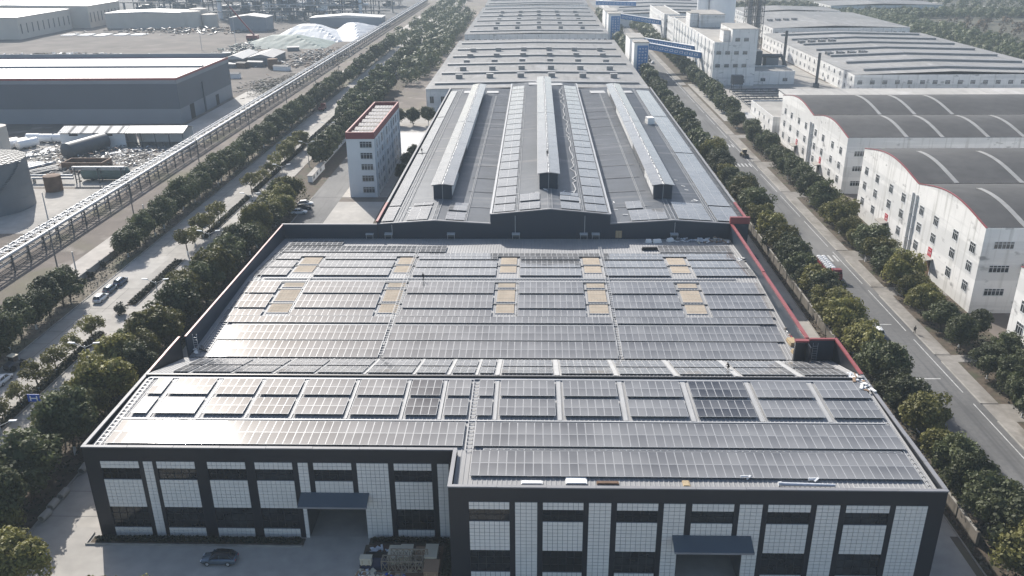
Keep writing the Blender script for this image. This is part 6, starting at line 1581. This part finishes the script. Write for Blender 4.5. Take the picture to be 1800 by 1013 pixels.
heapx = lambda name, x, y, z, sx, sy, n, mats, s, seed=0: (lambda o: o.__setitem__('kind', 'stuff'))(_heap(name, x, y, z, sx, sy, n, mats, s))
def _heap(name, x, y, z, sx, sy, n, mats, s):
    b = MB()
    for i in range(n):
        p = Vector((R_.uniform(-sx, sx), R_.uniform(-sy, sy), .12 + R_.uniform(0, s * .5))); a = R_.uniform(0, 3.14); d = Vector((math.cos(a), math.sin(a), R_.uniform(-.1, .2))) * s * R_.uniform(.3, 1)
        b.bar(p - d, p + d, s * R_.uniform(.15, .8), s * R_.uniform(.05, .3), R_.choice(mats))
    o = b.build(name); o.location = (x, y, z); return o
x, y, z = PL(1252, 425, AN - .34, BN); heapx('packing_waste', x, y, z, 3.6, 1.6, 46, ['foam_white', 'tarp_white', 'board_beige', 'cardboard'], .8)
x, y, z = PL(1205, 424, AN - .34, BN); heapx('packing_waste', x, y, z, 2.5, 1.2, 14, ['foam_white', 'plastic_wrap'], .6)
x, y, z = PL(1310, 458, AN - .34, BN); heapx('packing_waste', x, y, z, 1.4, 1.0, 14, ['foam_white', 'tarp_white', 'steel_dark'], .7)
x, y, z = PL(1520, 676, 13.72 - .03 * 88, .03); heapx('packing_waste', x - .6, y, z, .9, 2.8, 30, ['foam_white', 'tarp_white', 'cardboard'], .7)
x, y, z = PL(345, 622, 10.9, 0); heapx('packing_waste', x, y + 1, z, 1.4, 1.2, 16, ['steel_dark', 'black_cloth', 'foam_white'], .7)
x, y, z = PL(1388, 585, AM - .34, BM); heapx('packing_waste', x, y, z, .7, 2.2, 20, ['foam_white', 'red_sign', 'cardboard', 'scrap'], .4)
for k, (px, py, lb) in enumerate(((1393, 604, 'stack of tan wooden boards on the middle roof beside the red parapet, farther'), (1402, 624, 'stack of tan wooden boards on the middle roof beside the red parapet, nearer'))):
    x, y, z = PL(px, py, AM - .34, BM); board(lb, x, y, z, 1.6, 2.3, 'wood', .1, .35, 'board_stack', 'board stack')
x, y, z = PL(1142, 440, AN - .34, BN); board('pair of dark bundles on the roof before the far right solar block', x, y, z + .06, 3.6, .8, 'black_cloth', .05, .35, 'dark_bundle', 'bundle')
for i, (px, py, w) in enumerate(((1140, 427, 1.4), (1155, 427, 2.0), (1178, 425, 1.6))):
    x, y, z = PL(px, py, AN - .34, BN); board('white package near the back wall of the middle roof, %s of three' % ('left', 'middle', 'right')[i], x, y, z + .06, w, .9, 'foam_white', .2 * i, .4, 'white_package', 'package')
x, y, z = P(1142, 217, 15.2)[0], P(1142, 217, 15.2)[1], 15.2; board('white box left on the dark roof right of the right roof monitor', x, y, zh(x) + .05, 2.6, 3.2, 'foam_white', .2, 1.2, 'white_package', 'package')
x, y = P(1143, 207, 15.2); board('white board left on the dark roof beyond the white box', x, y, zh(x) + .08, 1.2, 5.0, 'foam_white', -.2, .1)
for i, (x, y, w, d) in enumerate(((-29, 367, 3.4, 6), (-18.5, 367, 5, 5), (-.6, 371, 5.2, 5), (8.3, 370, 5.5, 5), (26, 366, 6.4, 6), (38, 366, 5, 5), (3, 375, 6, 3))):
    board('pale sheet lying at the far end of the rear hall roof, %s from the left' % nth(i), x, y, zh(x) + .1, w, d, 'light_strip', .05, .08, 'roof_plate', 'plate')
for i in range(26):
    x, y = R_.choice([(R_.uniform(-31, -27), R_.uniform(194, 206)), (R_.uniform(34, 41), R_.uniform(206, 240)), (R_.uniform(19, 26), R_.uniform(195, 212)), (R_.uniform(-8, 9), R_.uniform(205, 208))])
    b = MB(); b.bar((-R_.uniform(.3, .9), 0, .05), (R_.uniform(.3, .9), R_.uniform(-.3, .3), .05), .25, .08, 'foam_white'); o = b.build('foam_scrap'); o.location = (x, y, zh(x) + .06); o.rotation_euler = (0, 0, R_.uniform(0, 3)); tag(o, 'small white foam scrap lying on the dark rear hall roof', 'scrap', 'foam scraps on the rear roof')
# ------------------------------------------------------------------ yard stack beside the loading ramp
gz0 = .06
t = thing('steel_lattice', 'rusty beige steel lattice frame lying in the yard beside the loading ramp', 'steel frame', (-17.5, 90, gz0))
def lat(x0, x1, y, z0, z1):
    b = MB(); n = 6
    for z in (z0, z1): b.bar((x0, y, z), (x1, y, z), .12, .12, 'scaffold')
    for k in range(n + 1): x = x0 + (x1 - x0) * k / n; b.bar((x, y, z0), (x, y, z1), .1, .1, 'scaffold')
    for k in range(n):
        a, c = x0 + (x1 - x0) * k / n, x0 + (x1 - x0) * (k + 1) / n; b.bar((a, y, z0), (c, y, z1), .07, .07, 'scaffold'); b.bar((c, y, z0), (a, y, z1), .07, .07, 'scaffold')
    return b
lat(-20.2, -14.8, 89.0, .2, 1.9).build('truss', t); lat(-20.2, -14.8, 90.2, .2, 1.9).build('truss', t); lat(-19.2, -14.3, 91.0, .9, 2.3).build('truss', t)
mb = MB()
for k in range(7): x = -20.2 + 5.4 * k / 6; mb.bar((x, 89, 1.9), (x, 90.2, 1.9), .09, .09, 'scaffold')
mb.build('cross_bar', t)
for i, (x, y, w, d, h, m, lb) in enumerate(((-18.9, 91.6, 1.5, 2.6, 1.3, 'board_beige', 'beige crate with flat top behind the steel lattice, left one'), (-17.3, 91.8, 1.6, 2.5, 1.35, 'board_beige', 'beige crate with flat top behind the steel lattice, middle one'), (-13.9, 91.8, 1.6, 2.6, 1.4, 'board_beige', 'beige crate with flat top at the right end of the yard stack'), (-15.3, 92.3, 1.6, 1.7, .9, 'cardboard', 'brown box stack between the beige crates'), (-13.6, 89.2, 1.9, 2.4, 1.1, 'cardboard', 'brown box stack right of the steel lattice'), (-22.3, 89.6, 1.5, .8, 1.2, 'board_beige', 'small beige board on the dark blue tarp'))):
    g = MB(); g.box(-w / 2, w / 2, -d / 2, d / 2, .12, h - .08, m); g.box(-w / 2 - .06, w / 2 + .06, -d / 2 - .06, d / 2 + .06, h - .076, h, m)
    for k in (-.4, 0, .4): g.box(w * k - .07, w * k + .07, -d / 2, d / 2, 0, .116, 'wood')
    for k in (-.3, .3): g.box(w * k - .05, w * k + .05, -d / 2 - .03, d / 2 + .03, .3, h - .3, 'wood')
    o = g.build('crate' if m == 'board_beige' else 'box_stack'); o.location = (x, y, gz0 if i < 5 else .95); tag(o, lb, 'crate' if m == 'board_beige' else 'boxes')
b = MB(); b.box(-1.7, 1.7, -.6, .6, 0, .8, 'navy_tarp'); b.faces([(-1.9, -.8, .82), (1.8, -.7, .82), (1.75, .7, 1.0), (-1.8, .75, .95)], [(0, 1, 2, 3)], 'navy_tarp'); b.box(-1.5, 1.6, .9, 2.0, 0, .95, 'black_cloth')
o = b.build('tarp_covered_stack'); o.location = (-21.3, 90.0, gz0); tag(o, 'low stack under a dark blue tarp at the left of the yard stack', 'stack')
heapx('plastic_wrap_heap', -21.6, 92.6, gz0, .9, 1.0, 36, ['plastic_wrap'], .6); heapx('plastic_wrap_heap', -19.7, 92.6, gz0, .5, .5, 18, ['plastic_wrap'], .5); heapx('yard_debris', -22.3, 88.2, gz0, 1.2, .9, 44, ['plastic_wrap', 'foam_white', 'cardboard', 'board_beige'], .6)
heapx('yard_debris', -19.0, 87.9, gz0, 2.0, .7, 44, ['cardboard', 'board_beige', 'scrap', 'blue_sign'], .5); heapx('yard_debris', -16.0, 91.0, gz0, 3.6, 2.4, 50, ['cardboard', 'wood', 'rust_brown', 'scrap'], .5)
mb = MB(); mb.box(-22.9, -11.8, 87, 94.4, .045, .09, 'rust_brown'); struct(mb.build('yard_soil'))
# loose bags / beams in the alley
for i, (x, y) in enumerate(((56.6, 208), (56.4, 176))):
    b = MB(); 
    for k in range(5): b.bar((k * .3 - .6, -1.6, .1 + .1 * (k % 2)), (k * .3 - .5, 1.6, .1 + .12 * (k % 2)), .2, .18, 'tank_grey')
    o = b.build('beam_bundle'); o.location = (x, y, .07); tag(o, ('farther' if i == 0 else 'nearer') + ' bundle of grey steel beams lying by the alley wall', 'beams')
# concrete pipes at the left lane edge
for i in range(5):
    b = MB(); n = 14; r0, r1 = .55, .42
    b.cyl((0, -.9, r0), (0, .9, r0), r0, r0, n, 'old_concrete', False); b.cyl((0, .9, r0), (0, -.9, r0), r1, r1, n, 'old_concrete', False)
    ring = lambda y, r: [(r * math.cos(6.283 * k / n), y, r0 + r * math.sin(6.283 * k / n)) for k in range(n)]
    for yq in (-.9, .9): b.faces(ring(yq, r0) + ring(yq, r1), [(k, (k + 1) % n, n + (k + 1) % n, n + k) for k in range(n)], 'old_concrete')
    o = b.build('concrete_pipe'); o.location = (-71.0 - .2 * (i % 2), 99.5 + i * 2.6 + (4 if i > 2 else 0), .05); o.rotation_euler = (0, 0, R_.uniform(-.15, .15)); tag(o, 'short concrete pipe at the left lane edge under the trees, %s from the near end' % nth(i), 'pipe', 'concrete pipes')
# ------------------------------------------------------------------ air
HAZE = True
if HAZE:
    mb = MB(); mb.box(-1500, 1500, -60, 1600, -1.0, 80.5, 'joint')
    me = mb.mesh('haze'); me.materials.clear()
    m = bpy.data.materials.new('haze_air'); m.use_nodes = True; nt = m.node_tree
    for n in list(nt.nodes):
        if n.type != 'OUTPUT_MATERIAL': nt.nodes.remove(n)
    pv = nt.nodes.new('ShaderNodeVolumePrincipled'); pv.inputs['Color'].default_value = (0.76, 0.89, 1.0, 1); pv.inputs['Density'].default_value = HAZE_DENSITY; pv.inputs['Anisotropy'].default_value = 0.0
    nt.links.new(pv.outputs[0], nt.nodes['Material Output'].inputs['Volume'])
    me.materials.append(m)
    o = bpy.data.objects.new('haze', me); COL.objects.link(o); stuff(o)
